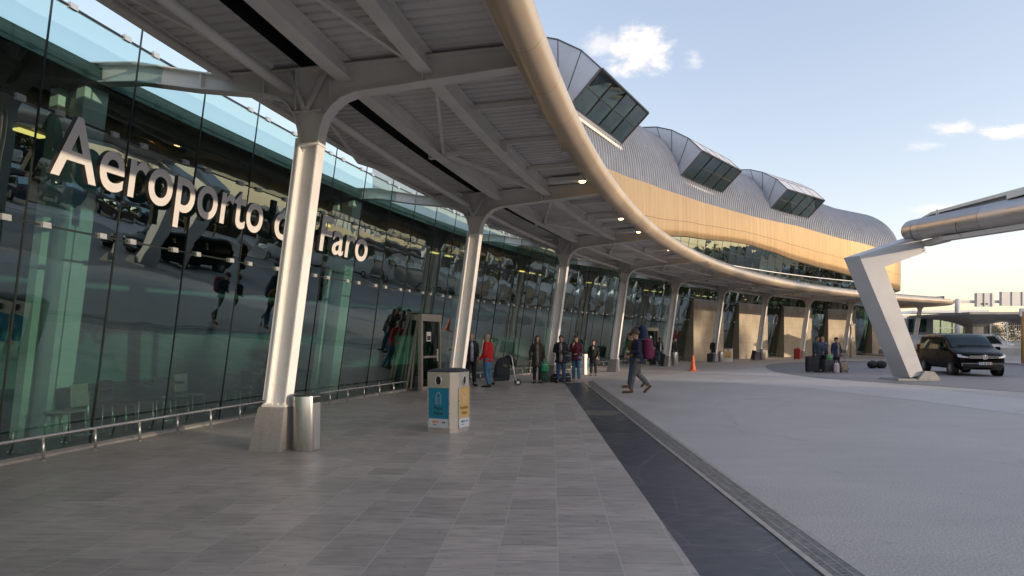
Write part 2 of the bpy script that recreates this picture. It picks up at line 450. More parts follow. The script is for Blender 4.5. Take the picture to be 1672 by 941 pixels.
# gold band
mb = MB(); rows = []; uvs = []
US = 19.0      # the upper storey starts here; before it the glass is a free parapet
SS = frange(US, 72, .8)+frange(72.3, END, .3)[0:]
for s in SS:
    b, t = lerp_table(GOLDBOT, s), lerp_table(GOLDTOP, s)
    zs = [b+(t-b)*k/6 for k in range(7)]
    prof = [(OG-.28, b-.06), (OG-.08, b-.05)]+[(OG+.06*math.sin(math.pi*k/6), z) for k, z in enumerate(zs)]
    rows.append([BP.P(s, o, z) for o, z in prof]); uvs.append([(s, z) for o, z in prof])
mb.grid(rows, 0, uvs)
gold = tpart(mb, 'gold_band', M_['gold'])
# seam that runs along the band, as a thin dark strip laid on its face
mb = MB(); rows = []
for s in SS:
    b, t = lerp_table(GOLDBOT, s), lerp_table(GOLDTOP, s)
    z = b+(t-b)*(.30+.12*math.sin((s-22)/30)); o = OG+.06*math.sin(math.pi*(z-b)/(t-b))+.004
    rows.append([BP.P(s, o, z-.012), BP.P(s, o, z+.012)])
mb.grid(rows); tpart(mb, 'band_seam', M_['seal'], parent=None)
# soffit under the band back to the glass
mb = MB(); rows = []
for s in SS:
    b = lerp_table(GOLDBOT, s)
    rows.append([BP.P(s, OG-.27, b-.055), BP.P(s, -2.75+GB*b+(-.05), b+.10)])
mb.grid(rows); tpart(mb, 'soffit', pm('bronze soffit', (.20, .13, .08), .35, .4))
# ribbed roof
mb = MB(); rows = []
RS = []
s = US
rs2 = []
i = 0
while s < END: rs2.append(s); s += (.12, .05, .12, .05)[i % 4]; i += 1
NP = 16
def roof_pt(s, k, d=0.0):
    gt = lerp_table(GOLDTOP, s); ct = lerp_table(CREST, s)
    a = k/(NP-1)*math.pi/2
    o = -1.34-4.7*(1-math.cos(a)); z = gt-.05+(ct-gt)*math.sin(a)
    nx, nz = math.cos(a)*1.0, math.sin(a)*1.0
    return BP.P(s, o+nx*d, z+nz*d)
for i, s in enumerate(RS+rs2):
    d = (.0, .0, .12, .12)[i % 4]
    rows.append([roof_pt(s, k, d) for k in range(NP)])
mb.grid(rows, 0, None, False)
roof = tpart(mb, 'ribbed_roof', M_['roof'])
# flat top, rear wall and near end of the upper storey
mb = MB(); BS = frange(US, 73, 1.5); DEP = -11.5
def back(s, z): p = BP.P(min(s, 71), DEP, z); return p
mb.grid([[roof_pt(s, NP-1, .0), back(s, lerp_table(CREST, s)-.4), back(s, 5.9)] for s in BS], 0, None, False)
e = [roof_pt(US, k) for k in range(NP)]
mb.face([BP.P(US, OG, lerp_table(GOLDBOT, US)-.05)]+e+[back(US, lerp_table(CREST, US)-.4), back(US, 5.9), BP.P(US, -2.9, 5.9)])
tpart(mb, 'rear_cladding', M_['dormer'])

# dark core behind the upper glazing, carried down to the floor at the far end
mb = MB(); mb.grid([[BP.P(s, -4.6, 5.96 if s < 54 else .02), BP.P(s, -4.6, 11)] for s in frange(US+.5, END, .6)], 0, None, False)
tpart(mb, 'core_wall', pm('ochre core wall', (.16, .12, .06), .7, 0, .3, .8))

# glass bays
BW = 1.335
LEV = [.06, 3.08, 4.51, 5.86, 7.22, 8.5, 9.8]
def g_off(z): return -2.744+GB*z
bays = []
k0 = int(-10/BW)
S_REF = -.45
sb = S_REF-BW*8
rnd = random.Random(3)
DOORS = [(9.75, 10.95), (33.2, 34.9)]
while sb < END-.5:
    s1 = sb+BW
    top = min(lerp_table(GOLDBOT, sb), lerp_table(GOLDBOT, s1))+.12
    if s1 < US: top = 7.22
    mb = MB(); sl = MB(); cl = sl
    levs = [z for z in LEV if z < top-.15]+[top]
    indoor = any(a-.6 < (sb+s1)/2 < b+.6 for a, b in DOORS)
    for z0, z1 in zip(levs, levs[1:]):
        e = .009
        j = [rnd.uniform(-.006, .006) for _ in range(4)]
        mb.face([BP.P(sb+e, g_off(z0)+j[0], z0+e), BP.P(s1-e, g_off(z0)+j[1], z0+e), BP.P(s1-e, g_off(z1)+j[2], z1-e), BP.P(sb+e, g_off(z1)+j[3], z1-e)], (0 if z0 < 4.4 else (3 if z0 < 5.8 else 1)) if s1 < US else (0 if z0 < 5.8 else 2))
        # vertical joint at the left edge, horizontal joint at the top
        sl.beam(BP.P(sb, g_off(z0)+.002, z0), BP.P(sb, g_off(z1)+.002, z1), .016, .02, 0, BP.n(sb))
        if z1 < top:
            sl.beam(BP.P(sb+.01, g_off(z1)-.01, z1), BP.P(s1-.01, g_off(z1)-.01, z1), .045, .022, 0)
            for q in ((.19, .81) if z1 < 7.0 else ()):
                sm = sb+BW*q
                cl.beam(BP.P(sm-.055, g_off(z1)+.024, z1), BP.P(sm+.055, g_off(z1)+.024, z1), .05, .075, 1)
    bay = tpart(mb, 'glass_bay', [M_['glass'], M_['clear'], M_['upglass'], M_['midglass']], False)
    tpart(sl, 'glazing_joint', [M_['seal'], M_['clamp']], True, bay)
    sb = s1
# sill
mb = MB(); rows = []
for s in frange(-11, END, .7):
    rows.append([BP.P(s, -2.66, 0), BP.P(s, -2.66, .035), BP.P(s, -2.74, .06), BP.P(s, -2.95, .06)])
mb.grid(rows, 0, None, False); tpart(mb, 'glass_sill', M_['conc'])
# horizontal rail in the upper glazing
mb = MB()
mb.tube([BP.P(s, g_off(7.6)+.10, 7.55) for s in frange(28, 70, 1.0)], .045, 8); tpart(mb, 'glazing_rail', M_['white'])

# interior shell
mb = MB(); rows = []; rows2 = []; rows3 = []
for s in frange(-16, 72, 2):
    rows.append([BP.P(s, -15, 0), BP.P(s, -15, 7.5)])
    rows2.append([BP.P(s, -3.0, 5.85), BP.P(s, -3.0, 5.60), BP.P(s, -15, 5.35), BP.P(s, -15, 5.85)])
    rows3.append([BP.P(s, -2.985, 5.60), BP.P(s, -2.985, 5.855)])
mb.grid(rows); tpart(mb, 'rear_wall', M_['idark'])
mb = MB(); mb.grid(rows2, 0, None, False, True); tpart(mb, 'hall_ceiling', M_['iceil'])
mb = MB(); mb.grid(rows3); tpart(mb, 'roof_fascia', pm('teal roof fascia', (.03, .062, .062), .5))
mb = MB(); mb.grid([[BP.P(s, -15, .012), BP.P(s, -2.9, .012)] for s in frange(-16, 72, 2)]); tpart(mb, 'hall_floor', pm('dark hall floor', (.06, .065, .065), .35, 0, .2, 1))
mb = MB()
for i in range(-1, 9):
    for j in range(3):
        s = i*7.8+1.2+j*1.1
        c = BP.P(s, -6.0, 0); zc = 5.60-(3.0)*.0208-.05
        mb.box((c.x, c.y, zc), (.16, .5, .04), -BP.at(s)[2])
tpart(mb, 'hall_light', M_['ilamp'])
# inner columns stand behind the glass at each frame and lean with it
for i in range(-1, 10):
    s = i*7.8 + .1
    mb = MB()
    for o0, w in ((-4.12, .30), (-4.62, .30)):
        pts = []
        mb.beam(BP.P(s, o0, .0), BP.P(s, o0+GB*5.7, 5.7), .42, .16, 0, BP.n(s))
    mb.beam(BP.P(s, -4.37, .0), BP.P(s, -4.37+GB*5.7, 5.7), .05, .45, 0, BP.n(s))
    tpart(mb, 'inner_column', M_['igreen'])

# concrete cladding panels with a vertical face in front of the leaning glass
for a in (40.0, 47.55, 55.3, 63.1, 70.9):
    b = a+4.9
    mb = MB(); n = 8; zt = 4.66; of = -1.93
    F = []; 
    for k in range(n+1):
        s = a+(b-a)*k/n
        F.append([BP.P(s, of, 0.0), BP.P(s, of, zt), BP.P(s, g_off(zt)-.12, zt), BP.P(s, g_off(0)-.25, 0)])
    uv = [[(a+(b-a)*k/n, 0), (a+(b-a)*k/n, zt), (a+(b-a)*k/n, zt+.2), (0, 0)] for k in range(n+1)]
    mb.grid(F, 0, uv, False)
    mb.face(F[0]); mb.face(F[-1][::-1])
    tpart(mb, 'concrete_panel', M_['panel'])

# doors: upright portals standing in front of the leaning glass
def door(a, b, h=2.3):
    P = lambda s, o, z: BP.P(s, o, z)
    of = -2.2
    fr = MB()
    for s in (a, b): fr.beam(P(s, of, 0), P(s, of, h), .10, .12, 0, BP.n(s))
    fr.beam(P(a-.05, of, h), P(b+.05, of, h), .14, .22)
    fr.beam(P(a+.06, of-.01, 1.05), P(b-.06, of-.01, 1.05), .05, .07)
    fr.beam(P(a+.05, of, .06), P(b-.05, of, .06), .06, .12)
    for s in (a, b):
        fr.beam(P(s, of, h), P(s, -2.744+GB*h-.1, h), .08, .18)
        fr.beam(P(s, -2.70, .05), P(s, of-.1, h-.1), .05, .06)
        fr.beam(P(s, of-.35, .05), P(s, of-.08, h-.15), .05, .05)
    d = tpart(fr, 'door', M_['bronze'])
    g = MB(); g.face([P(a+.05, of, .1), P(b-.05, of, .1), P(b-.05, of, h-.1), P(a+.05, of, h-.1)])
    tpart(g, 'door_glass', glass('door glass', (.14, .18, .15), 1.5, .0, 0, 1, .0), False, d)
    hd = MB(); hd.beam(P(a+.12, of+.06, 1.06), P(a+.42, of+.06, 1.06), .04, .04); hd.beam(P(b-.2, of+.06, .9), P(b-.2, of+.06, 1.3), .04, .04)
    tpart(hd, 'handle', M_['clamp'], True, d)
    nt_ = MB(); m = a+(b-a)*.42
    nt_.face([P(m-.14, of+.012, 1.55), P(m+.14, of+.012, 1.55), P(m+.14, of+.012, 1.85), P(m-.14, of+.012, 1.85)])
    nt_.face([P(m-.11, of+.016, 1.58), P(m+.11, of+.016, 1.58), P(m+.11, of+.016, 1.72), P(m-.11, of+.016, 1.72)], 1)
    tpart(nt_, 'notice', [M_['white'], M_['seal']], False, d)
for a, b in DOORS: door(a, b)

# dormers: boxes with faceted flanks whose glass end leans out over the roof
M_['dback'] = pm('pale backing behind dormer glass', (.22, .30, .30), .7, 0, .15, 1)  # even pale sheet backing the panes
def dormer(s0):
    x, y, t0 = BP.at(s0+3.3); n = BP.n(s0+3.3); tt = BP.t(s0+3.3)
    o = BP.P(s0+3.3, -1.62, 12.75) - tt*3.35; W = 6.7
    prof = [(0, 0), (1.85, 1.65), (.82, 2.75), (-.45, 3.6), (-1.6, 4.08), (-3.2, 4.42), (-4.8, 4.35), (-4.8, 1.0), (-1.2, 0)]
    P = lambda w, a, h: o + tt*w + n*a + Vector((0, 0, h))
    mb = MB()
    L_ = [P(0, a, h) for a, h in prof]; R__ = [P(W, a, h) for a, h in prof]
    mb.face(L_[::-1]); mb.face(R__)
    for i in range(1, len(prof)-1): mb.face([L_[i], L_[i+1], R__[i+1], R__[i]])
    d = tpart(mb, 'dormer', M_['dormer'])
    # seams and edge trims
    sm = MB()
    inn = [(-.05, 1.0), (-.05, 1.0), (-.7, 1.35), (-1.2, 1.75)]
    for w, sg in ((-.012, -1), (W+.012, 1)):
        for (a, h), (a2, h2) in (((.82, 2.75), (-.10, .55)), ((-.45, 3.6), (-.42, 1.25)), ((-1.6, 4.08), (-.95, 2.0))):
            sm.beam(P(w, a, h), P(w, a2, h2), .035, .02, 0, tt)
        for i in range(1, 5): sm.beam(P(w, *prof[i]), P(w, *prof[i+1]), .06, .05, 0, tt)
        sm.beam(P(w, *prof[0]), P(w, *prof[1]), .07, .08, 0, tt)
    for i in range(2, 5): sm.beam(P(0, *prof[i])+Vector((0, 0, .01)), P(W, *prof[i])+Vector((0, 0, .01)), .03, .02)
    for q in (.25, .5, .75):
        for i in range(1, 5): sm.beam(P(W*q, prof[i][0], prof[i][1]+.012), P(W*q, prof[i+1][0], prof[i+1][1]+.012), .025, .02, 0)
    tpart(sm, 'panel_seam', M_['dseam'], True, d)
    gl = MB()
    nx = 4; f0, f1 = .04, .96
    pt = lambda u, v, e=0: P(.06+(W-.12)*u, 1.85*v+e*.67, 1.65*v-e*.74)
    for i in range(nx):
        for j in range(2):
            v0, v1 = (.16+.42*j, .16+.42*(j+1)); g_ = .008
            q = [rnd.uniform(-.012, .012) for _ in range(4)]
            gl.face([pt(i/nx+g_, v0+.01, q[0]), pt((i+1)/nx-g_, v0+.01, q[1]), pt((i+1)/nx-g_, v1-.01, q[2]), pt(i/nx+g_, v1-.01, q[3])])
    tpart(gl, 'window', M_['dglass'], False, d)
    bk = MB(); bk.face([P(.05, -.25, -.0), P(W-.05, -.25, 0), P(W-.05, 1.5, 1.6), P(.05, 1.5, 1.6)])
    tpart(bk, 'window_back', M_['dback'], False, d)
    fr = MB()
    for i in range(1, nx): fr.beam(pt(i/nx, .14, .01), pt(i/nx, 1, .01), .05, .05, 0, n)
    for v in (.15, .58): fr.beam(pt(0, v, .01), pt(1, v, .01), .05, .05, 0, n)
    fr.beam(pt(0, 1.0, .01), pt(1, 1.0, .01), .12, .09)
    tpart(fr, 'window_frame', M_['seal'], True, d)
    si = MB(); si.beam(P(-.15, .10, -.12), P(W+.15, .10, -.12), .34, .16)
    for q in range(nx): pass
    tpart(si, 'window_sill', M_['offwhite'], True, d)
    lo = MB(); lo.face([pt(0, 0, .0), pt(1, 0, .0), pt(1, .16, .0), pt(0, .16, .0)]); tpart(lo, 'apron', M_['dormer'], False, d)
for s0 in (21.5, 36.9, 51.9): dormer(s0)
# ------------------------------------------------------------------ canopy over the pavement
canopy = empty('entrance_canopy', CP.P(20, 1.5, 5.4), 0, 'long curved grey metal canopy edged by a fat champagne coloured tube', 'canopy')
CI = Matrix.Translation(-Vector(canopy.location))
def cpart(mb, name, mats, recalc=True, parent=None):
    mb.bm.transform(CI); return mb.build(name, mats, parent or canopy, recalc)
CEND = CP.turn_at+CP.arclen
CS = frange(-13, CP.turn_at, .7); ARC = [CP.turn_at+CP.arclen*k/44 for k in range(1, 45)]
ZD = 5.56
# edge tube
mb = MB(); rows = []; uvs = []; NT = 20; acc = 0; last = None
for s in CS+ARC:
    o = tube_off(s); c = CP.P(s, o, 5.19); n = CP.n(s)
    if last is not None: acc += (c-last).length
    last = c
    rows.append([c + n*(.235*math.cos(2*math.pi*k/NT)) + Vector((0, 0, .235*math.sin(2*math.pi*k/NT))) for k in range(NT)]+[])
    rows[-1].append(rows[-1][0]); uvs.append([(acc, k/NT) for k in range(NT+1)])
mb.grid(rows, 0, uvs); cpart(mb, 'edge_tube', M_['tube'])
# dark joints between tube lengths
# deck underside: trapezoidal ribs run across the canopy
def deck_strip(name, o0f, o1f, s0, s1, z=ZD):
    mb = MB(); rows = []; i = 0; s = s0
    while s < s1:
        d = (0, 0, .028, .028)[i % 4]
        o0, o1 = o0f(s), o1f(s)
        rows.append([CP.P(s, o0+(o1-o0)*k/3, z+d) for k in range(4)])
        s += (.115, .012, .05, .012)[i % 4]; i += 1
    mb.grid(rows, 0, None, False); return cpart(mb, name, M_['deck'])
deck_strip('roof_deck', lambda s: -.84, lambda s: .45, -13, 69.2)
deck_strip('roof_deck', lambda s: 1.04, lambda s: tube_off(s)-.12, -13, 69.2)
# gutter slot between the two decks
mb = MB(); mb.grid([[CP.P(s, .47, ZD-.02), CP.P(s, .47, ZD+.20), CP.P(s, 1.02, ZD+.20), CP.P(s, 1.02, ZD-.02)] for s in CS], 0, None, False)
cpart(mb, 'gutter', M_['black'])
# upper skin
mb = MB(); rows = []
for s in CS:
    t = tube_off(s); rows.append([CP.P(s, -.86, ZD-.02), CP.P(s, -.89, ZD+.24), CP.P(s, t*.5, ZD+.30), CP.P(s, t-.25, ZD+.02), CP.P(s, t-.05, 5.40)])
mb.grid(rows); cpart(mb, 'roof_skin', M_['dormer'])
# nose: round end
mb = MB()
ring = [CP.P(s, tube_off(s)-.1, ZD) for s in [CP.turn_at]+ARC]
ring2 = [CP.P(s, tube_off(s)-.05, 5.42) for s in [CP.turn_at]+ARC]
mb.face(ring+[CP.P(CP.turn_at, -.9, ZD)]); top = [Vector((p.x, p.y, ZD+.12)) for p in ring2]; mb.face(top+[CP.P(CP.turn_at, -.9, ZD+.12)])
mb.grid([ring2, top])
cpart(mb, 'nose_deck', M_['deck'])
# members along the canopy
def along(name, of, w, h, zc, m, s0=-13, s1=69.2, st=.975):
    mb = MB(); pts = [CP.P(s, of(s), zc) for s in frange(s0, s1, st)]
    # I section: two flanges and a web
    n_ = [CP.n(s) for s in frange(s0, s1, st)]
    def strip(a0, a1, z0, z1):
        rows = [[p+nn*a0+Vector((0, 0, z0)), p+nn*a1+Vector((0, 0, z0)), p+nn*a1+Vector((0, 0, z1)), p+nn*a0+Vector((0, 0, z1))] for p, nn in zip(pts, n_)]
        mb.grid(rows, 0, None, False, True)
    strip(-w/2, w/2, -h/2, -h/2+.022); strip(-.012, .012, -h/2+.022, h/2-.022); strip(-w/2, w/2, h/2-.022, h/2)
    return cpart(mb, name, m)
along('purlin', lambda s: 1.16, .22, .28, ZD-.15, M_['offwhite'])
along('purlin', lambda s: .6*tube_off(s), .20, .28, ZD-.15, M_['offwhite'])
along('edge_angle', lambda s: -.74, .14, .10, ZD-.055, M_['offwhite'])
along('edge_angle', lambda s: tube_off(s)-.34, .10, .16, ZD-.09, M_['offwhite'])
# drain pipe just inside the column line, bay by bay
mb = MB()
for i in range(-2, 9):
    s0, s1 = i*7.8+.35, (i+1)*7.8-.12
    mb.tube([CP.P(s, .34, 5.22-.05*(s-s0)/7) for s in frange(s0, s1, .9)], .075, 12)
cpart(mb, 'drain_pipe', M_['offwhite'])
# bracing rods, cleats, light brackets
mb = MB(); cl = mb
for i in range(-2, 9):
    s0 = i*7.8
    if s0 > 66: break
    m = .6*tube_off(s0+3.9)
    for (sa, oa, sb_, ob) in ((s0+3.9, 1.22, s0+7.4, m-.1), (s0+3.9, 1.22, s0+.5, m-.1), (s0+3.9, 1.0, s0+3.9, m), (s0+3.9, -.7, s0+7.3, .3), (s0+3.9, -.7, s0+.5, .3)):
        if sb_ > 69: continue
        mb.beam(CP.P(sa, oa, ZD-.20), CP.P(sb_, ob, ZD-.20), .055, .07)
    for so in (s0+3.9,):
        for o in (1.06, m): cl.box(CP.P(so, o, ZD-.16), (.3, .10, .22), -CP.at(so)[2])
    for so in (s0+1.95, s0+3.9, s0+5.85):
        t = tube_off(so)
        mb.beam(CP.P(so, m+.05, ZD-.07), CP.P(so, t-.1, ZD-.07), .06, .09)
        cl.box(CP.P(so, t-.30, 5.33), (.22, .05, .26), -CP.at(so)[2])
cpart(mb, 'brace', M_['offwhite'])
# downlights: a bracket plate with a round lamp
for i in range(0, 9):
    for q, drop in ((4.3, 0), (7.0, 1)):
        s = i*7.8+q
        if s > 68 or (i == 0 and q < 5): continue
        o = .6*tube_off(s)+.9
        mb = MB()
        mb.box(CP.P(s, o, ZD-.11), (1.3, .26, .10), -CP.at(s)[2])
        d = cpart(mb, 'downlight', M_['offwhite'])
        lm = MB(); c = CP.P(s, o+.15, ZD-.175)
        lm.rings([(c.x, c.y, c.z-.02, .065, .065), (c.x, c.y, c.z, .075, .075)], 16)
        cpart(lm, 'lamp', M_['lamp'], True, d)
        rm = MB(); rm.rings([(c.x, c.y, c.z+.005, .11, .11), (c.x, c.y, c.z+.03, .11, .11)], 16)
        cpart(rm, 'trim_ring', M_['white'], True, d)

# ------------------------------------------------------------------ columns with their arms
def column(s, label, plan=CP, idx=0, pos=None, T=None):
    n, tt = plan.n(s), plan.t(s)
    if pos is None: b = plan.P(s, -.13 if abs(s-7.8) < .1 else 0, 0)
    else:
        b = Vector(pos); n = Vector((math.cos(T), -math.sin(T), 0)); tt = Vector((math.sin(T), math.cos(T), 0))
    root = empty('canopy_column', b, -math.atan2(n.y, n.x)*-1, label, 'column', 'leaning columns of the canopy')
    # local frame: x = outward, y = along the front
    ax = lambda r, w, z: (r, w, z)
    to = tube_off(s)-.22
    def arc(cx, cz, rad, a0, a1, k=9): return [(cx+rad*math.cos(a0+(a1-a0)*i/k), cz+rad*math.sin(a0+(a1-a0)*i/k)) for i in range(k+1)]
    lean = lambda z: .14*z
    hw = .135
    # outline of the web, outer side going up then along the arm
    outer = [(lean(.66)+hw, .66), (lean(2.5)+hw, 2.5), (lean(4.35)+hw-.01, 4.35)]
    haunch_o = [(lean(4.45)+hw+x, z) for x, z in ((0, 4.45), (.02, 4.60), (.09, 4.78), (.21, 4.93), (.37, 5.04), (.58, 5.10))]
    arm_o = [(2.2, 5.15), (to, 5.24)]
    inner_ = [(lean(.66)-hw, .66), (lean(2.5)-hw, 2.5), (lean(4.35)-hw+.01, 4.35)]
    haunch_i = [(lean(4.45)-hw+x, z) for x, z in ((0, 4.45), (-.02, 4.62), (-.08, 4.82), (-.19, 5.0), (-.36, 5.13), (-.58, 5.19))]
    arm_i = [(-1.3, 5.38), (-2.3, 5.58), (-4.2, 5.70)]
    bot_out = outer+haunch_o+arm_o
    bot_in = inner_+haunch_i+arm_i
    top = [(to, 5.50), (.9, 5.50), (.55, 5.50), (.1, 5.50), (-.9, 5.54), (-2.3, 5.86), (-4.2, 6.02)]
    poly = bot_out+top+bot_in[::-1]
    # shaft and arms: webs as plates, flanges as strips
    def web(pl, name):
        mb = MB(); mb.prism(pl, -.014, .014, 0, lambda u, v, w: (u, w, v)); return mb
    def flange(mb, path, w, th=.02, side=1):
        rows = []
        for i, p in enumerate(path):
            a = path[max(0, i-1)]; c = path[min(len(path)-1, i+1)]
            d = Vector((c[0]-a[0], c[1]-a[1])).normalized(); nn = Vector((d.y, -d.x))*side*th
            rows.append([(p[0], -w/2, p[1]), (p[0], w/2, p[1]), (p[0]+nn.x, w/2, p[1]+nn.y), (p[0]+nn.x, -w/2, p[1]+nn.y)])
        mb.loft(rows, 0, True, False)
    zj = 4.40
    sh = MB()
    sh.prism([(lean(.64)-hw, .64), (lean(.64)+hw, .64), (lean(zj)+hw, zj), (lean(zj)-hw, zj)], -.014, .014, 0, lambda u, v, w: (u, w, v))
    flange(sh, outer[:2]+[(lean(zj)+hw, zj)], .20, .022, 1); flange(sh, inner_[:2]+[(lean(zj)-hw, zj)], .20, .022, -1)
    # cover box behind the web and base plate
    sh.box((lean(.64), 0, .645), (.38, .28, .03)); 
    for bx in (-.15, -.05, .05, .15):
        for by in (-.115, .115): sh.box((lean(.64)+bx, by, .672), (.035, .035, .03))
    sh.box((lean(zj), 0, zj), (.34, .22, .03))
    for bx in (-.10, -.03, .03, .10):
        for zz in (zj-.06, zj+.06): sh.box((lean(zj)+bx, -.018, zz), (.03, .02, .03))
        sh.box((lean(.9)+bx, -.018, .95), (.03, .02, .025))
    # shallow drainage casing on the inner side
    sh.beam((lean(.70)-hw-.055, 0, .72), (lean(4.5)-hw-.055, 0, 4.5), .16, .065, 0, (1, 0, .0))
    sh.build('shaft', M_['white'], root)
    hd = MB()
    poly = [(lean(zj)+hw, zj+.015)]+haunch_o+arm_o+top+arm_i[::-1]+haunch_i[::-1]+[(lean(zj)-hw, zj+.015)]
    hd.prism(poly, -.014, .014, 0, lambda u, v, w: (u, w, v))
    flange(hd, [(lean(zj)+hw, zj+.015)]+haunch_o+arm_o, .22, .02, 1)
    flange(hd, [(lean(zj)-hw, zj+.015)]+haunch_i+arm_i, .22, .02, -1)
    flange(hd, top, .22, .018, -1)
    for r, z0, z1 in ((-.10, 5.12, 5.5), (.42, 4.9, 5.5), (.95, 5.05, 5.5), (.6*to+.1, 5.17, 5.5), (-1.15, 5.36, 5.56)):
        hd.box((r, 0, (z0+z1)/2), (.018, .21, z1-z0))
    for y in (-.10, .10):
        hd.beam((.58, y, 4.86), (.30, y, 5.46), .016, .06); hd.beam((.58, y, 4.86), (.92, y, 5.46), .016, .06)
    hd.box((.60, 0, 4.87), (.46, .22, .018))
    hd.build('arm', M_['offwhite'], root)
    pd = MB()
    pd.loft([[(x0, -.24, 0), (x1, -.24, 0), (x1, .24, 0), (x0, .24, 0)] for x0, x1 in ((-.25, .25),)]+[[(-.14, -.17, .61), (.28, -.17, .61), (.28, .17, .61), (-.14, .17, .61)], [(-.125, -.155, .63), (.265, -.155, .63), (.265, .155, .63), (-.125, .155, .63)]], 0, True, False)
    pd.build('pedestal', M_['conc'], root)
    return root
# ------------------------------------------------------------------ the columns of the canopy
ORD = ['nearest canopy column, beside the steel litter bin', 'second canopy column, rising behind the recycling bin', 'third canopy column, behind the woman with the green bag',
       'fourth canopy column, left of the walking backpacker', 'fifth canopy column, beside the small steel bin past the backpacker', 'sixth canopy column, behind the lone person by the yellow bin',
       'seventh canopy column, between the second and third concrete panels', 'eighth canopy column, with the red suitcase at its foot', 'ninth canopy column, behind the travellers with suitcases',
       'tenth canopy column, left edge of the big angled post', 'last canopy column, standing under the rounded canopy nose']
column(-7.8, 'canopy column behind the viewpoint, beyond the left edge')
for i in range(10): column(7.8*i, ORD[i])
column(0, ORD[10], pos=(41.0, 62.7, 0), T=R(40))

# ------------------------------------------------------------------ sign letters on stand-offs
sgn = empty('airport_sign', BP.P(2, -2, 3.6), 0, 'large pale letters reading Aeroporto de Faro fixed on the green glass', 'sign')
SI = Matrix.Translation(-Vector(sgn.location))
def text_mesh(txt, size, depth, off=0.0):
    c = bpy.data.curves.new('t', 'FONT'); c.body = txt; c.size = size; c.extrude = depth; c.offset = off; c.resolution_u = 6
    o = bpy.data.objects.new('t', c); COL.objects.link(o)
    dg = bpy.context.evaluated_depsgraph_get(); dg.update()
    me = bpy.data.meshes.new_from_object(o.evaluated_get(dg))
    bpy.data.objects.remove(o); bpy.data.curves.remove(c)
    return me
def tx_width(t):
    me = text_mesh(t, 1, 0)
    xs = [v.co.x for v in me.vertices]; a = (min(xs), max(xs)) if xs else (0, 0); bpy.data.meshes.remove(me); return a
WORDS = 'Aeroporto de Faro'
SIZE = 1.14; S0 = -1.72
LET = []
for word, s0, s1 in (('Aeroporto', -1.72, 2.43), ('de', 2.80, 3.88), ('Faro', 4.38, 6.38)):
    fw = tx_width(word); kk = (s1-s0)/((fw[1]-fw[0])*SIZE)
    for i, ch in enumerate(word):
        wpre = tx_width(word[:i+1])[1]; wch = tx_width(ch)
        LET.append((ch, s0+(wpre-wch[1]-fw[0])*SIZE*kk, kk))
for ch, s, kx in LET:
    me = text_mesh(ch, SIZE, .035, .014)
    o = bpy.data.objects.new('letter', me); link(o, sgn)
    zb = 3.70-.012*(s-S0)
    sm = s+.25; n = BP.n(sm); t = BP.t(sm); up = (Vector((0, 0, 1))+n*GB).normalized()
    out = t.cross(up) if t.cross(up).dot(n) > 0 else up.cross(t)
    base = BP.P(s, g_off(zb)+.20, zb)
    for v in me.vertices:
        p = v.co.copy(); v.co = TI.inverted().to_translation()*0 + (base + t*(p.x*kx) + up*p.y + out*p.z) + SI.to_translation()
    me.materials.clear(); me.materials.append(M_['letter']); me.materials.append(M_['letters'])
    me.update()
    for p in me.polygons: p.material_index = 0 if abs(p.normal.dot(out)) > .7 else 1; p.use_smooth = False
    cx = sum((v.co for v in me.vertices), Vector())/len(me.vertices)
    st = MB()
    zs = [v.co.z for v in me.vertices]
    for q in (.2, .8):
        pz = min(zs)+(max(zs)-min(zs))*q; pp = Vector((cx.x, cx.y, pz))
    st.bm.free()

# ------------------------------------------------------------------ low guard rails along the glass
def guard_rail(s0, s1, label):
    root = empty('guard_rail', BP.P(s0, -2.47, 0), 0, label, 'rail', 'low steel rails along the glass front')
    I = Matrix.Translation(-Vector(root.location)); of = -2.47; n = max(1, round((s1-s0)/.78))
    mb = MB(); pts = [BP.P(s0+.02, of, .0), BP.P(s0, of, .26), BP.P(s0+.03, of, .31)]+[BP.P(s, of, .32) for s in frange(s0+.1, s1-.1, .5)]+[BP.P(s1-.03, of, .31), BP.P(s1, of, .26), BP.P(s1-.02, of, .0)]
    mb.tube(pts, .022, 10); mb.bm.transform(I); mb.build('rail', M_['rail'], root)
    for k in range(n+1):
        s = s0+(s1-s0)*k/n
        if k in (0, n): continue
        mb = MB(); mb.tube([BP.P(s, of, 0), BP.P(s, of, .305)], .018, 8); mb.tube([BP.P(s, of, 0.004), BP.P(s, of, .012)], .042, 10)
        mb.bm.transform(I); mb.build('post', M_['rail'], root)
for a, b, l in ((-6.0, 9.4, 'long low steel rail in front of the lettered glass, ending at the door'), (11.5, 20.0, 'low steel rail behind the luggage trolley'), (20.6, 31.0, 'low steel rail behind the fourth canopy column'),
                (35.6, 39.2, 'short steel rail before the first concrete panel'), (45.2, 47.2, 'short steel rail between first and second concrete panels'), (52.9, 55.0, 'short steel rail between second and third concrete panels'),
                (60.5, 62.8, 'short steel rail between third and fourth concrete panels'), (68.3, 70.6, 'short steel rail before the last concrete panel')):
    guard_rail(a, b, l)

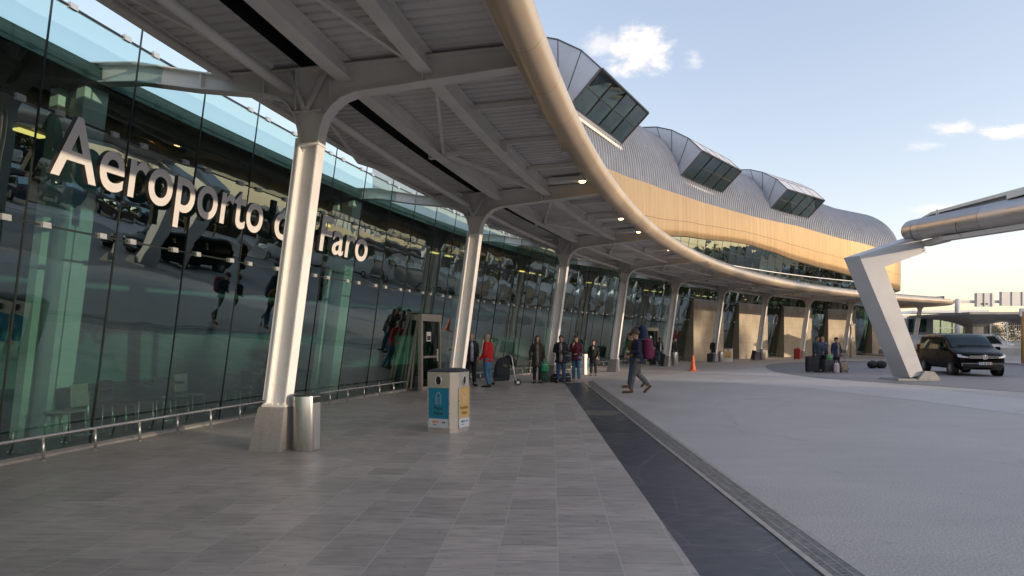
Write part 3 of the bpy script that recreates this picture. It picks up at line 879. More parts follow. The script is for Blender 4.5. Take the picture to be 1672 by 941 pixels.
# ------------------------------------------------------------------ steel litter bins
def litter_bin(pos, rz, label, h=.81, r=.18):
    root = empty('litter_bin', pos, rz, label, 'bin', 'brushed steel litter bins')
    # D shaped body: round back, flat recessed door on one side
    n = 40
    def sec(z, k=1.0):
        pts = []
        for i in range(n):
            a = 2*math.pi*i/n; x, y = r*1.12*k*math.cos(a), r*k*math.sin(a); pts.append((min(x, r*.98*k), y, z))
        return pts
    mb = MB(); mb.loft([sec(.0, .97), sec(.012), sec(h-.012), sec(h, .985)], 0, True, True); mb.build('body', M_['steel'], root)
    mb = MB(); mb.loft([sec(h-.02, 1.015), sec(h+.004, 1.015), sec(h+.01, .93)], 0, True, True); mb.tube([(-.03, 0, h+.01), (-.03, 0, h+.03), (.03, 0, h+.03), (.03, 0, h+.01)], .008, 6); mb.build('lid', M_['seal'], root)
    mb = MB(); mb.box((r*.985, 0, h*.44), (.012, r*.72, h*.80)); mb.build('door', M_['steel'], root)
    mb = MB(); mb.box((r*.99, 0, h*.91), (.012, r*.9, h*.10)); mb.build('opening', M_['black'], root)
    mb = MB(); a = R(-118); mb.box((r*1.125*math.cos(a), r*1.005*math.sin(a), h*.925), (.045, .008, .035), a+R(90)); mb.build('sticker', M_['white'], root)
    return root
litter_bin(gp(501, 735), R(-22), 'brushed steel litter bin beside the nearest canopy column')
litter_bin(gp(1102, 597.6), R(-30), 'small steel litter bin beside the fifth canopy column', .86)
litter_bin(gp(1177, 591.5), R(-30), 'small steel litter bin left of the far yellow recycling bin', .75)
litter_bin(gp(1246, 588), R(-30), 'small steel litter bin right of the seventh canopy column', .84)

# ------------------------------------------------------------------ recycling bins
def flat(name, col, rough=.35): return pm(name, col, rough, 0, .04, 3)
MBLUE = flat('blue sticker', (.012, .215, .33)); MYEL = flat('yellow sticker', (.62, .40, .12)); MWST = flat('white sticker', (.62, .66, .70)); MINK = flat('dark ink', (.03, .03, .035)); MLID = pm('dark grey plastic lid', (.045, .045, .05), .5, 0, .1, 6, .05, 60)
MGRN = flat('green sticker', (.02, .35, .10)); MORG = flat('orange ink', (.75, .30, .02))
def add_text(txt, size, parent, M, m, name='lettering', sx=1.0):
    me = text_mesh(txt, size, .0015, .004*size)
    xs = [v.co.x for v in me.vertices]; mid = (min(xs)+max(xs))/2
    for v in me.vertices: v.co = M @ Vector(((v.co.x-mid)*sx, v.co.y, v.co.z))
    me.materials.clear(); me.materials.append(m)
    o = bpy.data.objects.new(name, me); return link(o, parent)
def recycling_bin(pos, rz, label, left=None, right=None, h=1.06, w=.52, d=.52, words=(('Papel', 'Paper'), ('Resíduos', 'Waste')), c=.10):
    """square body with chamfered corners; `left`/`right` are the sticker colours of the two faces in view"""
    root = empty('recycling_bin', pos, rz, label, 'recycling bin')
    hw, hd = w/2, d/2
    oct_ = [(-hw, -hd), (hw-c, -hd), (hw, -hd+c), (hw, hd-c), (hw-c, hd), (-hw+c, hd), (-hw, hd-c)]
    def sec(z, k=1.0): return [(x*k, y*k, z) for x, y in oct_]
    mb = MB(); mb.loft([sec(0, .985), sec(.05, .985), sec(.055), sec(h-.06)], 0, True, False)
    mb.build('body', M_['binsteel'], root)
    mb = MB(); mb.loft([sec(h-.06, 1.01), sec(h-.045, 1.02), sec(h-.02, .9), sec(h, .60), sec(h+.005, .2)], 0, True, False); mb.build('lid', MLID, root)
    for face, colr, wd in (('f', left, words[0]), ('r', right, words[1])):
        if colr is None: continue
        if face == 'f':
            F = Matrix(((1, 0, 0, -.04), (0, 0, -1, -hd-.003), (0, 1, 0, 0), (0, 0, 0, 1))); ww = w-c-.05
            F = Matrix(((1, 0, 0, -c/2), (0, 0, -1, -hd-.002), (0, 1, 0, 0), (0, 0, 0, 1)))
        else:
            ww = d-2*c-.02; F = Matrix(((0, 0, 1, hw+.002), (1, 0, 0, 0), (0, 1, 0, 0), (0, 0, 0, 1)))
        T = lambda x, y, z: F @ Vector((x, y, z))
        def plate(x0, x1, y0, y1, z, m, name, par=root, th=.003):
            mb = MB(); mb.prism([(x0, y0), (x1, y0), (x1, y1), (x0, y1)], z, z+th, 0, lambda u, v, q: T(u, v, q)); return mb.build(name, m, par)
        plate(-ww/2, ww/2, .24, .765, .0, colr, 'sticker'); plate(-ww/2, ww/2, .085, .238, .0, MWST, 'label')
        fr = MB()
        for (a, b) in (((-ww/2-.015, .08), (-ww/2-.015, .775)), ((ww/2+.015, .08), (ww/2+.015, .775)), ((-ww/2, .78), (ww/2, .78)), ((-ww/2, .07), (ww/2, .07))):
            fr.beam(T(a[0], a[1], .004), T(b[0], b[1], .004), .018, .014)
        fr.build('frame', M_['clamp'], root)
        hp = MB(); rr = .062 if face == 'f' else .06; cy = .895
        hp.prism([(rr*math.cos(2*math.pi*k/28)*(.9), cy+rr*1.25*math.sin(2*math.pi*k/28)) for k in range(28)], .001, .006, 0, lambda u, v, q: T(u, v, q)); op = hp.build('opening', M_['black'], root)
        rg = MB(); rg.tube([T(rr*.95*math.cos(2*math.pi*k/28), cy+rr*1.3*math.sin(2*math.pi*k/28), .006) for k in range(28)], .010, 6, 0, False, True); rg.build('rim', M_['clamp'], op)
        # recycling picture: outline of a bottle-like container with bars
        ic = MB(); sc = min(1.0, ww/.40)
        path = [(-.05, .50), (-.05, .63), (-.03, .665), (-.02, .69), (.02, .69), (.03, .665), (.05, .64), (.05, .50), (.03, .49), (-.03, .49)]
        q = [T(x*sc, y, .005) for x, y in path]
        for a, b in zip(q, q[1:]+q[:1]): ic.beam(a, b, .008, .004)
        for k in range(4): ic.beam(T(-.03*sc, .51+.03*k, .005), T(.03*sc, .52+.03*k, .005), .010, .004)
        ic.build('pictogram', MWST, root)
        Mt = F @ Matrix.Translation((0, .395, .0035)); add_text(wd[0], .085, root, Mt, MINK, sx=sc*1.0)
        Mt = F @ Matrix.Translation((0, .305, .0035)); add_text(wd[1], .085, root, Mt, MINK, sx=sc*1.0)
        mk = MB(); x0 = -ww*.30
        for k, wdt in enumerate((.03, .022, .022, .022)): mk.prism([(x0+.033*k, .165), (x0+.033*k+wdt, .165), (x0+.033*k+wdt, .198), (x0+.033*k, .198)], .0035, .005, 0, lambda u, v, q: T(u, v, q))
        mk.build('emblem', MORG if face == 'f' else MINK, root)
        mk = MB()
        for k in range(2): mk.prism([(ww*.18+.035*k, .165), (ww*.18+.035*k+.025, .165), (ww*.18+.035*k+.025, .19), (ww*.18+.035*k, .19)], .0035, .005, 0, lambda u, v, q: T(u, v, q))
        mk.prism([(x0+.01, .125), (x0+.09, .125), (x0+.09, .135), (x0+.01, .135)], .0035, .005, 0, lambda u, v, q: T(u, v, q))
        mk.build('small_print', MINK, root)
    return root
recycling_bin(gp(735, 703), R(-25), 'stainless recycling bin with blue paper panel and yellow panel', MBLUE, MYEL, 1.10, .56, .59, c=.11)
rb = recycling_bin(gp(1189, 590.5), R(-12), 'far recycling bin with yellow front, before the second concrete panel', MYEL, MYEL, 1.0, .60, .5, (('Embalagens', 'Packaging'), ('Vidro', 'Glass')))
recycling_bin(gp(953, 611.5), R(-24), 'white and blue recycling bin beside the woman in black', MWST, MBLUE, 1.0, .42, .4)

# ------------------------------------------------------------------ traffic cone, lamp post, small signs at column feet
root = empty('traffic_cone', gp(1131.5, 606), 0, 'orange traffic cone standing alone on the plaza', 'cone')
mb = MB(); mb.box((0, 0, .02), (.42, .42, .04), 0, 0, .012); mb.build('base', M_['orange'], root)
mb = MB(); mb.rings([(0, 0, .04, .155, .155), (0, 0, .07, .14, .14), (0, 0, .80, .035, .035), (0, 0, .815, .02, .02)], 20); mb.build('body', M_['orange'], root)
mb = MB(); mb.rings([(0, 0, .45, .0895, .0895), (0, 0, .55, .0745, .0745)], 20); mb.build('sleeve', pm('worn orange sleeve', (.80, .24, .10), .5), root)
root = empty('camera_post', gp(1389, 583), 0, 'slim grey post with short arm before the fourth concrete panel', 'post')
mb = MB(); mb.tube([(0, 0, 0), (0, 0, 3.05)], [.09, .075], 12); mb.build('pole', M_['steel'], root)
mb = MB(); mb.box((.16, 0, 3.0), (.5, .12, .12), 0, 0, .02); mb.build('arm', M_['clamp'], root)
def foot_sign(p, label):
    root = empty('notice_board', p, R(-35), label, 'notice'); mb = MB(); mb.box((0, 0, .42), (.30, .03, .70), R(0), 0, .008, Matrix.Rotation(R(12), 3, 'Y')); mb.build('board', M_['blackp'], root)
    mb = MB(); mb.box((0, 0, .03), (.32, .2, .05), 0, 0, .01); mb.build('foot', M_['blackp'], root)
foot_sign(gp(1230, 588.5), 'small dark leaning board at the foot of the seventh canopy column')
foot_sign(gp(1081, 598.4), 'small dark leaning board at the foot of the fifth canopy column')

# ------------------------------------------------------------------ luggage
def suitcase(pos, rz, m, label, w=.44, d=.27, h=.68, pull=.28, soft=False, group=None, band=None):
    root = empty('suitcase', pos, rz, label, 'suitcase', group)
    mb = MB(); mb.box((0, 0, .05+h/2), (w, d, h), 0, 0, .055 if not soft else .085); mb.build('shell', m, root)
    mb = MB()
    for z in (.18, .5, .82): mb.box((0, -d/2-.004, .05+h*z), (w*.78, .012, .012))
    mb.box((0, -d/2-.01, .05+h*.36), (w*.72, .03, h*.42), 0, 0, .012); mb.build('front_pocket', m, root)
    for x in (-1, 1):
        for y in (-1, 1):
            mb = MB(); mb.tube([(x*w*.38-.012, y*d*.34, .028), (x*w*.38+.012, y*d*.34, .028)], .028, 12); mb.box((x*w*.38, y*d*.34, .048), (.04, .04, .03)); mb.build('wheel', M_['rubber'], root)
    if pull:
        mb = MB(); zt = .05+h+pull
        mb.tube([(-w*.22, d*.3, .05+h-.02), (-w*.22, d*.3, zt-.02), (-w*.2, d*.3, zt), (w*.2, d*.3, zt), (w*.22, d*.3, zt-.02), (w*.22, d*.3, .05+h-.02)], .010, 8); mb.build('pull_handle', M_['clamp'], root)
    mb = MB(); mb.tube([(-.09, 0, .05+h-.005), (-.07, 0, .05+h+.03), (.07, 0, .05+h+.03), (.09, 0, .05+h-.005)], .012, 8); mb.build('handle', M_['rubber'], root)
    if band:
        mb = MB(); mb.box((0, 0, .05+h*.3), (w+.01, d+.03, h*.12), 0, 0, .01); mb.build('band', band, root)
    return root
F_BLK = pm('black luggage cloth', (.020, .021, .026), .75, 0, .3, 8, .2, 160); F_NAVY = pm('dark teal luggage cloth', (.012, .022, .030), .7, 0, .2, 8, .2, 160)
F_RED = pm('dark red luggage shell', (.30, .014, .02), .4, 0, .12, 5); F_GRN = pm('dark green luggage', (.008, .075, .045), .5, 0, .3, 9, .1, 60); F_GRY = pm('grey luggage shell', (.30, .30, .31), .4, 0, .1, 5)
F_DGR = pm('charcoal luggage cloth', (.05, .052, .06), .7, 0, .25, 9, .2, 160); F_TAN = pm('woven tan and cream cloth', (.34, .27, .20), .8, 0, .45, 26, .2, 120); F_BRN = pm('brown leather band', (.06, .025, .012), .5)
suitcase(gp(887, 625), R(-8), F_GRN, 'black and dark green suitcase at the woman with the green bag', .36, .24, .62, .0)
suitcase(gp(902, 622.5), R(8), F_GRY, 'light grey suitcase beside the third canopy column', .24, .22, .62, .26)
suitcase(gp(1302, 587.3), R(-30), F_RED, 'red upright suitcase at the foot of the eighth canopy column', .52, .30, .84, .45)
suitcase(gp(1326, 608.3), R(-6), F_BLK, 'large black upright suitcase, leftmost in front of the travellers', .58, .32, .74, .42)
suitcase(gp(1352, 608.6), R(8), F_DGR, 'charcoal suitcase with green bag on it, between the travellers', .50, .30, .58, .0)
suitcase(gp(1377.5, 608.3), R(-6), F_TAN, 'small patterned tan suitcase, rightmost in front of the travellers', .36, .26, .44, .40, False, None, F_BRN)
suitcase(gp(1160, 592), R(-20), F_NAVY, 'dark teal suitcase beside the lone person by the yellow bin', .46, .3, .58, .0)
suitcase(gp(1066, 597), R(-20), F_BLK, 'black suitcase beside the man at the fifth column', .4, .26, .6, .2)
def soft_bag(name, pos, rz, m, label, cat, w, d, h, z0=0.0, handles=True, lean=0.0):
    root = empty(name, pos, rz, label, cat)
    mb = MB(); mb.rings([(0, 0, z0+.01, w*.42, d*.40), (0, 0, z0+.05*h+.015, w*.48, d*.47), (0, 0, z0+h*.45, w*.5, d*.5), (0, lean*.5, z0+h*.8, w*.46, d*.44), (0, lean, z0+h*.96, w*.34, d*.28), (0, lean, z0+h, w*.2, d*.12)], 20)
    remesh(mb, 'body', m, root, .016, 2)
    if handles:
        mb = MB(); mb.tube([(-w*.2, lean, z0+h*.94), (-w*.14, lean, z0+h+.09), (w*.14, lean, z0+h+.09), (w*.2, lean, z0+h*.94)], .013, 8); mb.build('handle', m, root)
    mb = MB(); mb.tube([(-w*.40, -d*.30, z0+h*.62), (0, -d*.50, z0+h*.66), (w*.40, -d*.30, z0+h*.62)], .008, 6); mb.build('zip', M_['clamp'], root)
    return root
soft_bag('duffel_bag', gp(909, 624.5), R(10), F_BLK, 'black duffel bag on the paving by the man looking at his phone', 'bag', .5, .3, .32)
soft_bag('duffel_bag', gp(925, 624), R(10), F_BLK, 'second black bag, between the phone man and burgundy jacket', 'bag', .34, .3, .34)
gb = soft_bag('carrier_bag', gp(1354, 608.6)+Vector((0, -.02, .64)), R(8), pm('green plastic bag', (.05, .30, .09), .45, 0, .3, 6), 'green plastic bag lying on the charcoal suitcase', 'bag', .34, .26, .22, 0, False)
soft_bag('carrier_bag', gp(1366, 609.2), R(10), pm('white and pink plastic bag', (.55, .42, .45), .5, 0, .45, 14), 'white and pink carrier bag beside the charcoal suitcase', 'bag', .28, .22, .50)
# the two lumpy dark bags lying on the road
for q, (px, py, l) in enumerate(((1424.5, 601.8, 'left of the two round black bags lying on the road'), (1438.5, 601.8, 'right of the two round black bags lying on the road'))):
    root = empty('rolled_bag', gp(px, py), R(5), l, 'bag', 'round black bags lying on the road')
    mb = MB(); w = .50 if q == 0 else .55
    mb.tube([(-w/2, 0, .19), (-w/2+.05, 0, .20), (-.1, 0, .21), (.1, 0, .21), (w/2-.05, 0, .20), (w/2, 0, .19)], [.10, .17, .205, .20, .17, .10], 16); remesh(mb, 'body', F_BLK, root, .018, 2)
    mb = MB()
    for x in (-.1, .1): mb.tube([(x, .21*math.cos(a), .2+.21*math.sin(a)) for a in [2*math.pi*k/18 for k in range(18)]], .012, 6, 0, False, True)
    mb.build('strap', M_['rubber'], root)
    mb = MB(); mb.tube([(-.08, 0, .41), (-.05, 0, .45), (.05, 0, .45), (.08, 0, .41)], .012, 6); mb.build('handle', M_['rubber'], root)

# luggage trolley with bags on it
tp = gp(824, 629); root = empty('luggage_trolley', tp, R(4), 'chrome luggage trolley with wheels, loaded with dark bags', 'trolley')
mb = MB()
for y in (-.24, .24):
    mb.tube([(-.42, y, .13), (.30, y, .16), (.36, y, .24), (.24, y, .98), (.20, y, 1.04)], .017, 8)
    mb.tube([(.36, y, .24), (.44, y*.9, .10)], .015, 8); mb.tube([(.29, y, .55), (.42, y*.9, .12)], .012, 8)
for x, z in ((-.42, .13), (-.15, .14), (.12, .15), (.20, 1.04), (.27, .72)): mb.tube([(x, -.24, z), (x, .24, z)], .014, 8)
mb.build('frame', M_['clamp'], root)
for y in (-.22, .22):
    mb = MB(); mb.tube([(.46, y-.02, .105), (.46, y+.02, .105)], .105, 20); w = mb.build('wheel', M_['rubber'], root)
    mb = MB(); mb.tube([(.46, y-.024, .105), (.46, y+.024, .105)], .055, 14); mb.build('hub', M_['clamp'], w)
mb = MB(); mb.tube([(-.40, -.015, .06), (-.40, .015, .06)], .06, 16); mb.tube([(-.40, 0, .06), (-.40, 0, .13)], .012, 6); mb.build('castor', M_['rubber'], root)
# bags on it (each a thing)
root = empty('travel_bag', tp+Vector((-.10, 0, .17)), R(4), 'tall dark navy travel bag standing on the trolley', 'bag')
mb = MB(); mb.loft([[(x+dx, y, z) for x, y in ((-hw, -.21), (hw, -.21), (hw, .21), (-hw, .21))] for z, hw, dx in ((0, .25, -.02), (.05, .29, -.02), (.55, .26, .02), (.72, .22, .07), (.80, .13, .10))]); remesh(mb, 'body', F_NAVY, root, .018, 4)
mb = MB(); mb.box((-.05, -.235, .33), (.30, .04, .36), 0, 0, .015); mb.build('pocket', F_NAVY, root)
mb = MB(); mb.box((.10, -.232, .52), (.14, .012, .10), 0, 0, .004); mb.build('tag', pm('olive printed tag', (.16, .14, .02), .5, 0, .4, 20), root)
root = empty('shoulder_bag', tp+Vector((.16, -.02, .80)), R(4), 'black shoulder bag hung over the trolley handle', 'bag')
mb = MB(); mb.tube([(-.16, 0, .10), (-.06, 0, .15), (.06, 0, .10), (.16, 0, -.02), (.20, 0, -.12)], [.09, .13, .15, .13, .08], 14); remesh(mb, 'body', F_BLK, root, .016, 3)
mb = MB(); mb.tube([(-.14, -.13, .1), (.0, -.17, .22), (.16, -.13, .0), (.22, -.10, -.10)], .014, 6); mb.build('strap', M_['rubber'], root)

# ------------------------------------------------------------------ cafe furniture dimly seen behind the glass
DKW = pm('dark cafe wood', (.10, .06, .035), .5)
def cafe_table(s, o, label):
    root = empty('cafe_table', BP.P(s, o, .012), s, label, 'table', 'cafe tables inside the glass')
    mb = MB(); mb.rings([(0, 0, .72, .36, .36), (0, 0, .75, .36, .36)], 24); mb.build('table_top', DKW, root)
    mb = MB(); mb.tube([(0, 0, .02), (0, 0, .72)], .03, 10); mb.build('leg', M_['clamp'], root)
    mb = MB(); mb.rings([(0, 0, 0, .24, .24), (0, 0, .03, .08, .08)], 20); mb.build('base', M_['clamp'], root)
def cafe_chair(s, o, rz, label, m):
    root = empty('cafe_chair', BP.P(s, o, .012), rz, label, 'chair', 'cafe chairs inside the glass')
    mb = MB(); mb.box((0, 0, .45), (.42, .42, .04), 0, 0, .015); mb.build('seat', m, root)
    mb = MB(); mb.box((0, -.21, .70), (.40, .035, .36), 0, 0, .015); mb.build('backrest', m, root)
    for x in (-.18, .18):
        for y in (-.18, .18):
            mb = MB(); mb.tube([(x, y, .43), (x*1.1, y*1.1, 0)], .014, 8); mb.build('leg', M_['clamp'], root)
cafe_table(.55, -3.9, 'nearest cafe table dimly seen behind the glass under the sign'); cafe_table(2.2, -4.0, 'cafe table dimly seen behind the glass left of the nearest column'); cafe_table(4.6, -4.0, 'cafe table dimly seen behind the glass right of the nearest column')
CM = [pm('pale cafe chair', (.55, .50, .40), .5), pm('dark cafe chair', (.04, .04, .045), .5)]
for s, o, r_, l, k in ((.0, -3.7, 1.6, 'pale cafe chair left of the nearest table behind the glass', 0), (1.05, -3.8, -1.4, 'dark cafe chair right of the nearest table behind the glass', 1), (1.75, -3.75, 1.2, 'dark cafe chair left of the second table behind the glass', 1), (2.75, -3.9, -1.7, 'pale cafe chair right of the second table behind the glass', 0), (4.1, -3.9, 1.4, 'dark cafe chair left of the third table behind the glass', 1), (5.15, -3.8, -1.5, 'pale cafe chair right of the third table behind the glass', 0)):
    cafe_chair(s, o, r_, l, CM[k])
root = empty('info_screen', BP.P(-1.75, -3.5, .012), -BP.at(-1.75)[2]+R(90)*0, 'small blue lit screen on a stand inside the glass at the left edge', 'screen')
mb = MB(); mb.box((0, 0, .6), (.08, .08, 1.2)); mb.build('stand', M_['blackp'], root)
mb = MB(); mb.box((.03, 0, 1.35), (.05, .52, .34), 0, 0, .01); mb.build('case', M_['blackp'], root)
mb = MB(); mb.box((.058, 0, 1.35), (.004, .46, .28)); mb.build('display', emit('blue display', (.05, .35, .75), .45), root)
# ------------------------------------------------------------------ people
SK = [pm('skin light', (.50, .30, .21), .5, 0, .08, 9), pm('skin tan', (.36, .20, .13), .5, 0, .08, 9)]
EYE = pm('dark eye', (.02, .015, .012), .3)
def cloth(n, c, var=.18): return pm(n, c, .85, 0, var, 7, .25, 45)
HAIRD = cloth('dark brown hair', (.022, .015, .011)); HAIRG = cloth('grey hair', (.30, .28, .26)); HAIRB = cloth('brown hair', (.06, .035, .02)); HAIRF = cloth('fair hair', (.36, .24, .12))
JEAN = cloth('blue jeans', (.035, .085, .16)); JEANL = cloth('light blue jeans', (.06, .17, .29)); TRD = cloth('dark trousers', (.016, .017, .022)); SHOE = pm('black shoe leather', (.015, .014, .014), .4); SHOEB = pm('brown boot leather', (.10, .048, .012), .6)

def person(label, pos, face, h, top, trousers, shoes=SHOE, skin=0, hair=HAIRD, pose=None, coat=0.0, female=False, hat=None, longhair=False, inner=None, skirt=None, vox=.014, group=None, bulk=1.0, open_front=False, beard=False, scarf=False):
    """local frame: x right hand side, y forward, z up; built at 1.75 m then scaled to h"""
    k = h/1.75
    root = empty('person', pos, face, label, 'person', group); root.scale = (k, k, k)
    J = dict(pel=(0, 0, .95), waist=(0, 0, 1.10), chest=(0, .0, 1.33), neck=(0, .0, 1.47), head=(0, .02, 1.62),
             shl=(-.19, 0, 1.41), shr=(.19, 0, 1.41), ell=(-.235, -.02, 1.13), elr=(.235, -.02, 1.13), wrl=(-.235, .05, .89), wrr=(.235, .05, .89),
             hil=(-.09, 0, .92), hir=(.09, 0, .92), knl=(-.10, .02, .50), knr=(.10, .02, .50), anl=(-.11, 0, .09), anr=(.11, 0, .09), tol=(-.13, .17, .03), tor=(.13, .17, .03))
    if female:
        for s_, x in (('l', -.17), ('r', .17)): J['sh'+s_] = (x, 0, 1.39)
    if pose: J.update(pose)
    V = {a: Vector(b) for a, b in J.items() if a != 'yaw'}
    yaw = (pose or {}).get('yaw', 0.0)
    bw = bulk*(.92 if female else 1.0)
    def torso(mb, g, z0=0.0, low=None, wide=1.0):
        """torso loft from hips to neck, grown by g"""
        c = [V['pel']+Vector((0, 0, -.06)), V['pel']+Vector((0, 0, .04)), V['waist'], V['chest']+Vector((0, 0, -.05)), V['chest']+Vector((0, 0, .06)), V['neck']+Vector((0, 0, -.03))]
        rr = [(.155, .105), (.165, .115), (.145, .105), (.175, .120), (.168, .105), (.075, .065)]
        cs = []
        if low is not None:
            cs.append((V['pel'].x, V['pel'].y, low, (.185+g)*bw*wide, (.135+g)*bw*wide))
        for p, (a, b) in zip(c, rr):
            if low is not None and p.z < low+.03: continue
            cs.append((p.x, p.y, p.z, a*bw+g, b*bw+g))
        mb.rings(cs, 18)
    def arm(mb, s_, g, hand=False, end=1.0):
        a, b, c = V['sh'+s_], V['el'+s_], V['wr'+s_]
        e = b+(c-b)*end
        mb.tube([a+Vector((0, 0, .0)), a*.75+b*.25, b, b*.5+e*.5, e], [.058+g, .052+g, .043+g, .040+g, .030+g*1.1], 12)
        mb.tube([V['neck']+Vector((0, 0, -.05)), a+Vector((0, 0, .005))], [.06+g*.7, .055+g], 10)
    def hand(mb, s_):
        a, b = V['el'+s_], V['wr'+s_]; d = (b-a).normalized()
        x = d.cross(Vector((0, 1, 0)));
        if x.length < .1: x = d.cross(Vector((0, 0, 1)))
        x.normalize(); y = d.cross(x)
        sgn_ = 1 if s_ == 'l' else -1
        # palm
        mb.tube([b-d*.02, b+d*.02, b+d*.06, b+d*.09], [.026, .032, .036, .028], 10)
        for f, (off, ln) in enumerate(((-.028, .062), (-.009, .072), (.010, .068), (.028, .052))):
            p0 = b+d*.08+y*off; p1 = p0+d*ln*.5+x*.008*sgn_; p2 = p0+d*ln*.85+x*.028*sgn_
            mb.tube([p0, p1, p2], [.0105, .0095, .008], 7)
        p0 = b+d*.03-y*.03; mb.tube([p0, p0+d*.035-y*.022, p0+d*.065-y*.022+x*.012*sgn_], [.013, .011, .009], 7)
    def leg(mb, s_, g, z=False, gw=0.0):
        a, b, c = V['hi'+s_], V['kn'+s_], V['an'+s_]
        mb.tube([a+Vector((0, 0, .03)), a*.7+b*.3, b, b*.6+c*.4, c+(b-c)*.04], [.092*bw+g, .085*bw+g, .060+g, .056+g, .042+g+gw], 12)
    # ---- body: one continuous surface
    mb = MB(); torso(mb, -.012)
    for s_ in 'lr':
        arm(mb, s_, -.008); hand(mb, s_); leg(mb, s_, -.012)
        mb.tube([V['an'+s_]+Vector((0, -.0, .02)), (V['an'+s_]+V['to'+s_])/2+Vector((0, 0, .005)), V['to'+s_]], [.035, .035, .025], 8)
    H = V['head']
    mb.tube([V['neck']+Vector((0, -.005, -.05)), (V['neck']+H)/2+Vector((0, -.01, 0)), H], [.060, .055, .060], 12)
    Rz = Matrix.Rotation(yaw, 3, 'Z')
    mb.ball(H+Rz @ Vector((0, -.008, .025)), (.074, .092, .105), 16, 0, Rz)
    mb.ball(H+Rz @ Vector((0, .022, -.045)), (.055, .062, .062), 12, 0, Rz)          # jaw
    mb.ball(H+Rz @ Vector((0, .092, -.010)), (.013, .018, .024), 8, 0, Rz)           # nose
    mb.ball(H+Rz @ Vector((0, .080, -.058)), (.022, .010, .008), 8, 0, Rz)           # lips
    mb.ball(H+Rz @ Vector((0, .066, -.088)), (.022, .016, .016), 8, 0, Rz)           # chin
    for sx in (-1, 1):
        mb.ball(H+Rz @ Vector((sx*.076, -.008, .0)), (.010, .020, .030), 8, 0, Rz)   # ears
        mb.ball(H+Rz @ Vector((sx*.030, .076, .038)), (.024, .012, .008), 8, 0, Rz)  # brow
    remesh(mb, 'body', SK[skin], root, min(vox, .0125), 2)
    for sx in (-1, 1):
        mb = MB(); mb.ball(H+Rz @ Vector((sx*.030, .080, .018)), (.013, .008, .009), 8, 0, Rz); mb.build('eye', EYE, root)
    # ---- hair / hat
    if hair:
        mb = MB(); c = H+Rz @ Vector((0, -.020, .048))
        mb.ball(c, (.084, .098, .092), 16, 0, Rz)
        mb.ball(H+Rz @ Vector((0, -.055, -.0)), (.076, .058, .080), 12, 0, Rz)
        if longhair:
            for sx in (-1, 1): mb.tube([H+Rz @ Vector((sx*.070, -.01, .04)), H+Rz @ Vector((sx*.082, .0, -.06)), H+Rz @ Vector((sx*.07, .03, -.17))], [.030, .034, .022], 8)
            mb.tube([H+Rz @ Vector((0, -.07, .0)), H+Rz @ Vector((0, -.075, -.16))], [.07, .06], 10)
        remesh(mb, 'hair', hair, root, vox*.8, 2)
    if beard:
        mb = MB(); mb.ball(H+Rz @ Vector((0, .038, -.072)), (.056, .060, .040), 12, 0, Rz); remesh(mb, 'beard', hair or HAIRD, root, vox*.8, 2)
    if hat:
        kind, m = hat; mb = MB(); c = H+Rz @ Vector((0, -.012, .065))
        if kind == 'beanie':
            mb.ball(c+Vector((0, -.01, .012)), (.098, .115, .095), 16, 0, Rz); mb.tube([H+Rz @ Vector((.092*math.cos(a), .108*math.sin(a)-.01, .052)) for a in [2*math.pi*i/20 for i in range(20)]], .022, 8, 0, False, True)
        else:
            mb.ball(c, (.088, .104, .082), 16, 0, Rz); mb.ball(H+Rz @ Vector((0, .115, .068)), (.066, .070, .012), 12, 0, Rz)
        remesh(mb, 'hat', m, root, vox*.8, 2)
    # ---- clothes
    mb = MB(); low = .95-.10-coat
    torso(mb, .020, 0, low, 1.0 if not coat else 1.06)
    for s_ in 'lr': arm(mb, s_, .013, end=.97)
    mb.rings([(V['neck'].x, V['neck'].y, V['neck'].z-.06, .085, .078), (V['neck'].x, V['neck'].y-.005, V['neck'].z+.025, .072, .07)], 14)   # collar
    jk = remesh(mb, 'jacket', top, root, vox, 4)
    if inner:
        mb = MB(); c = V['chest']; w = V['waist']; p = V['pel']; yy = (.105+.020)*bw+.012
        pts = [(-.055, .055*0+c.z+.10), (.055, c.z+.10), (.065, w.z), (.06, p.z-.06-coat*.7), (-.06, p.z-.06-coat*.7), (-.065, w.z)]
        rows = []
        for z, hw_, e in ((c.z+.12, .045, -.045), (c.z+.04, .055, .006), (c.z-.06, .060, .012), (w.z, .062, -.002), (p.z+.02, .062, .012), (p.z-.06-coat, .060, .022)):
            t = (z-p.z)/(c.z-p.z); yc = p.y+(c.y-p.y)*max(0, min(1.2, t))
            if scarf and z < w.z+.05: continue
            rows.append([(-hw_, yc+yy+e-.035, z), (-hw_*.6, yc+yy+e, z), (hw_*.6, yc+yy+e, z), (hw_, yc+yy+e-.035, z), (0, yc+yy-.07, z)])
        mb.loft(rows, 0); mb.build('shirt', inner, root)
    mb = MB()
    p = V['pel']; mb.rings([(p.x, p.y, p.z-.10, .150*bw+.012, .105*bw+.014), (p.x, p.y, p.z-.02, .165*bw+.012, .115*bw+.014), (p.x, p.y, p.z+.10, .152*bw+.010, .108*bw+.012)], 16)
    for s_ in 'lr': leg(mb, s_, .012, gw=.010 if not female else 0)
    remesh(mb, 'trousers', trousers, root, vox, 3)
    if skirt:
        mb = MB(); mb.rings([(p.x, p.y, .60, .20, .16), (p.x, p.y, .80, .195, .15), (p.x, p.y, 1.0, .175, .13)], 18); remesh(mb, 'skirt', skirt, root, vox, 2)
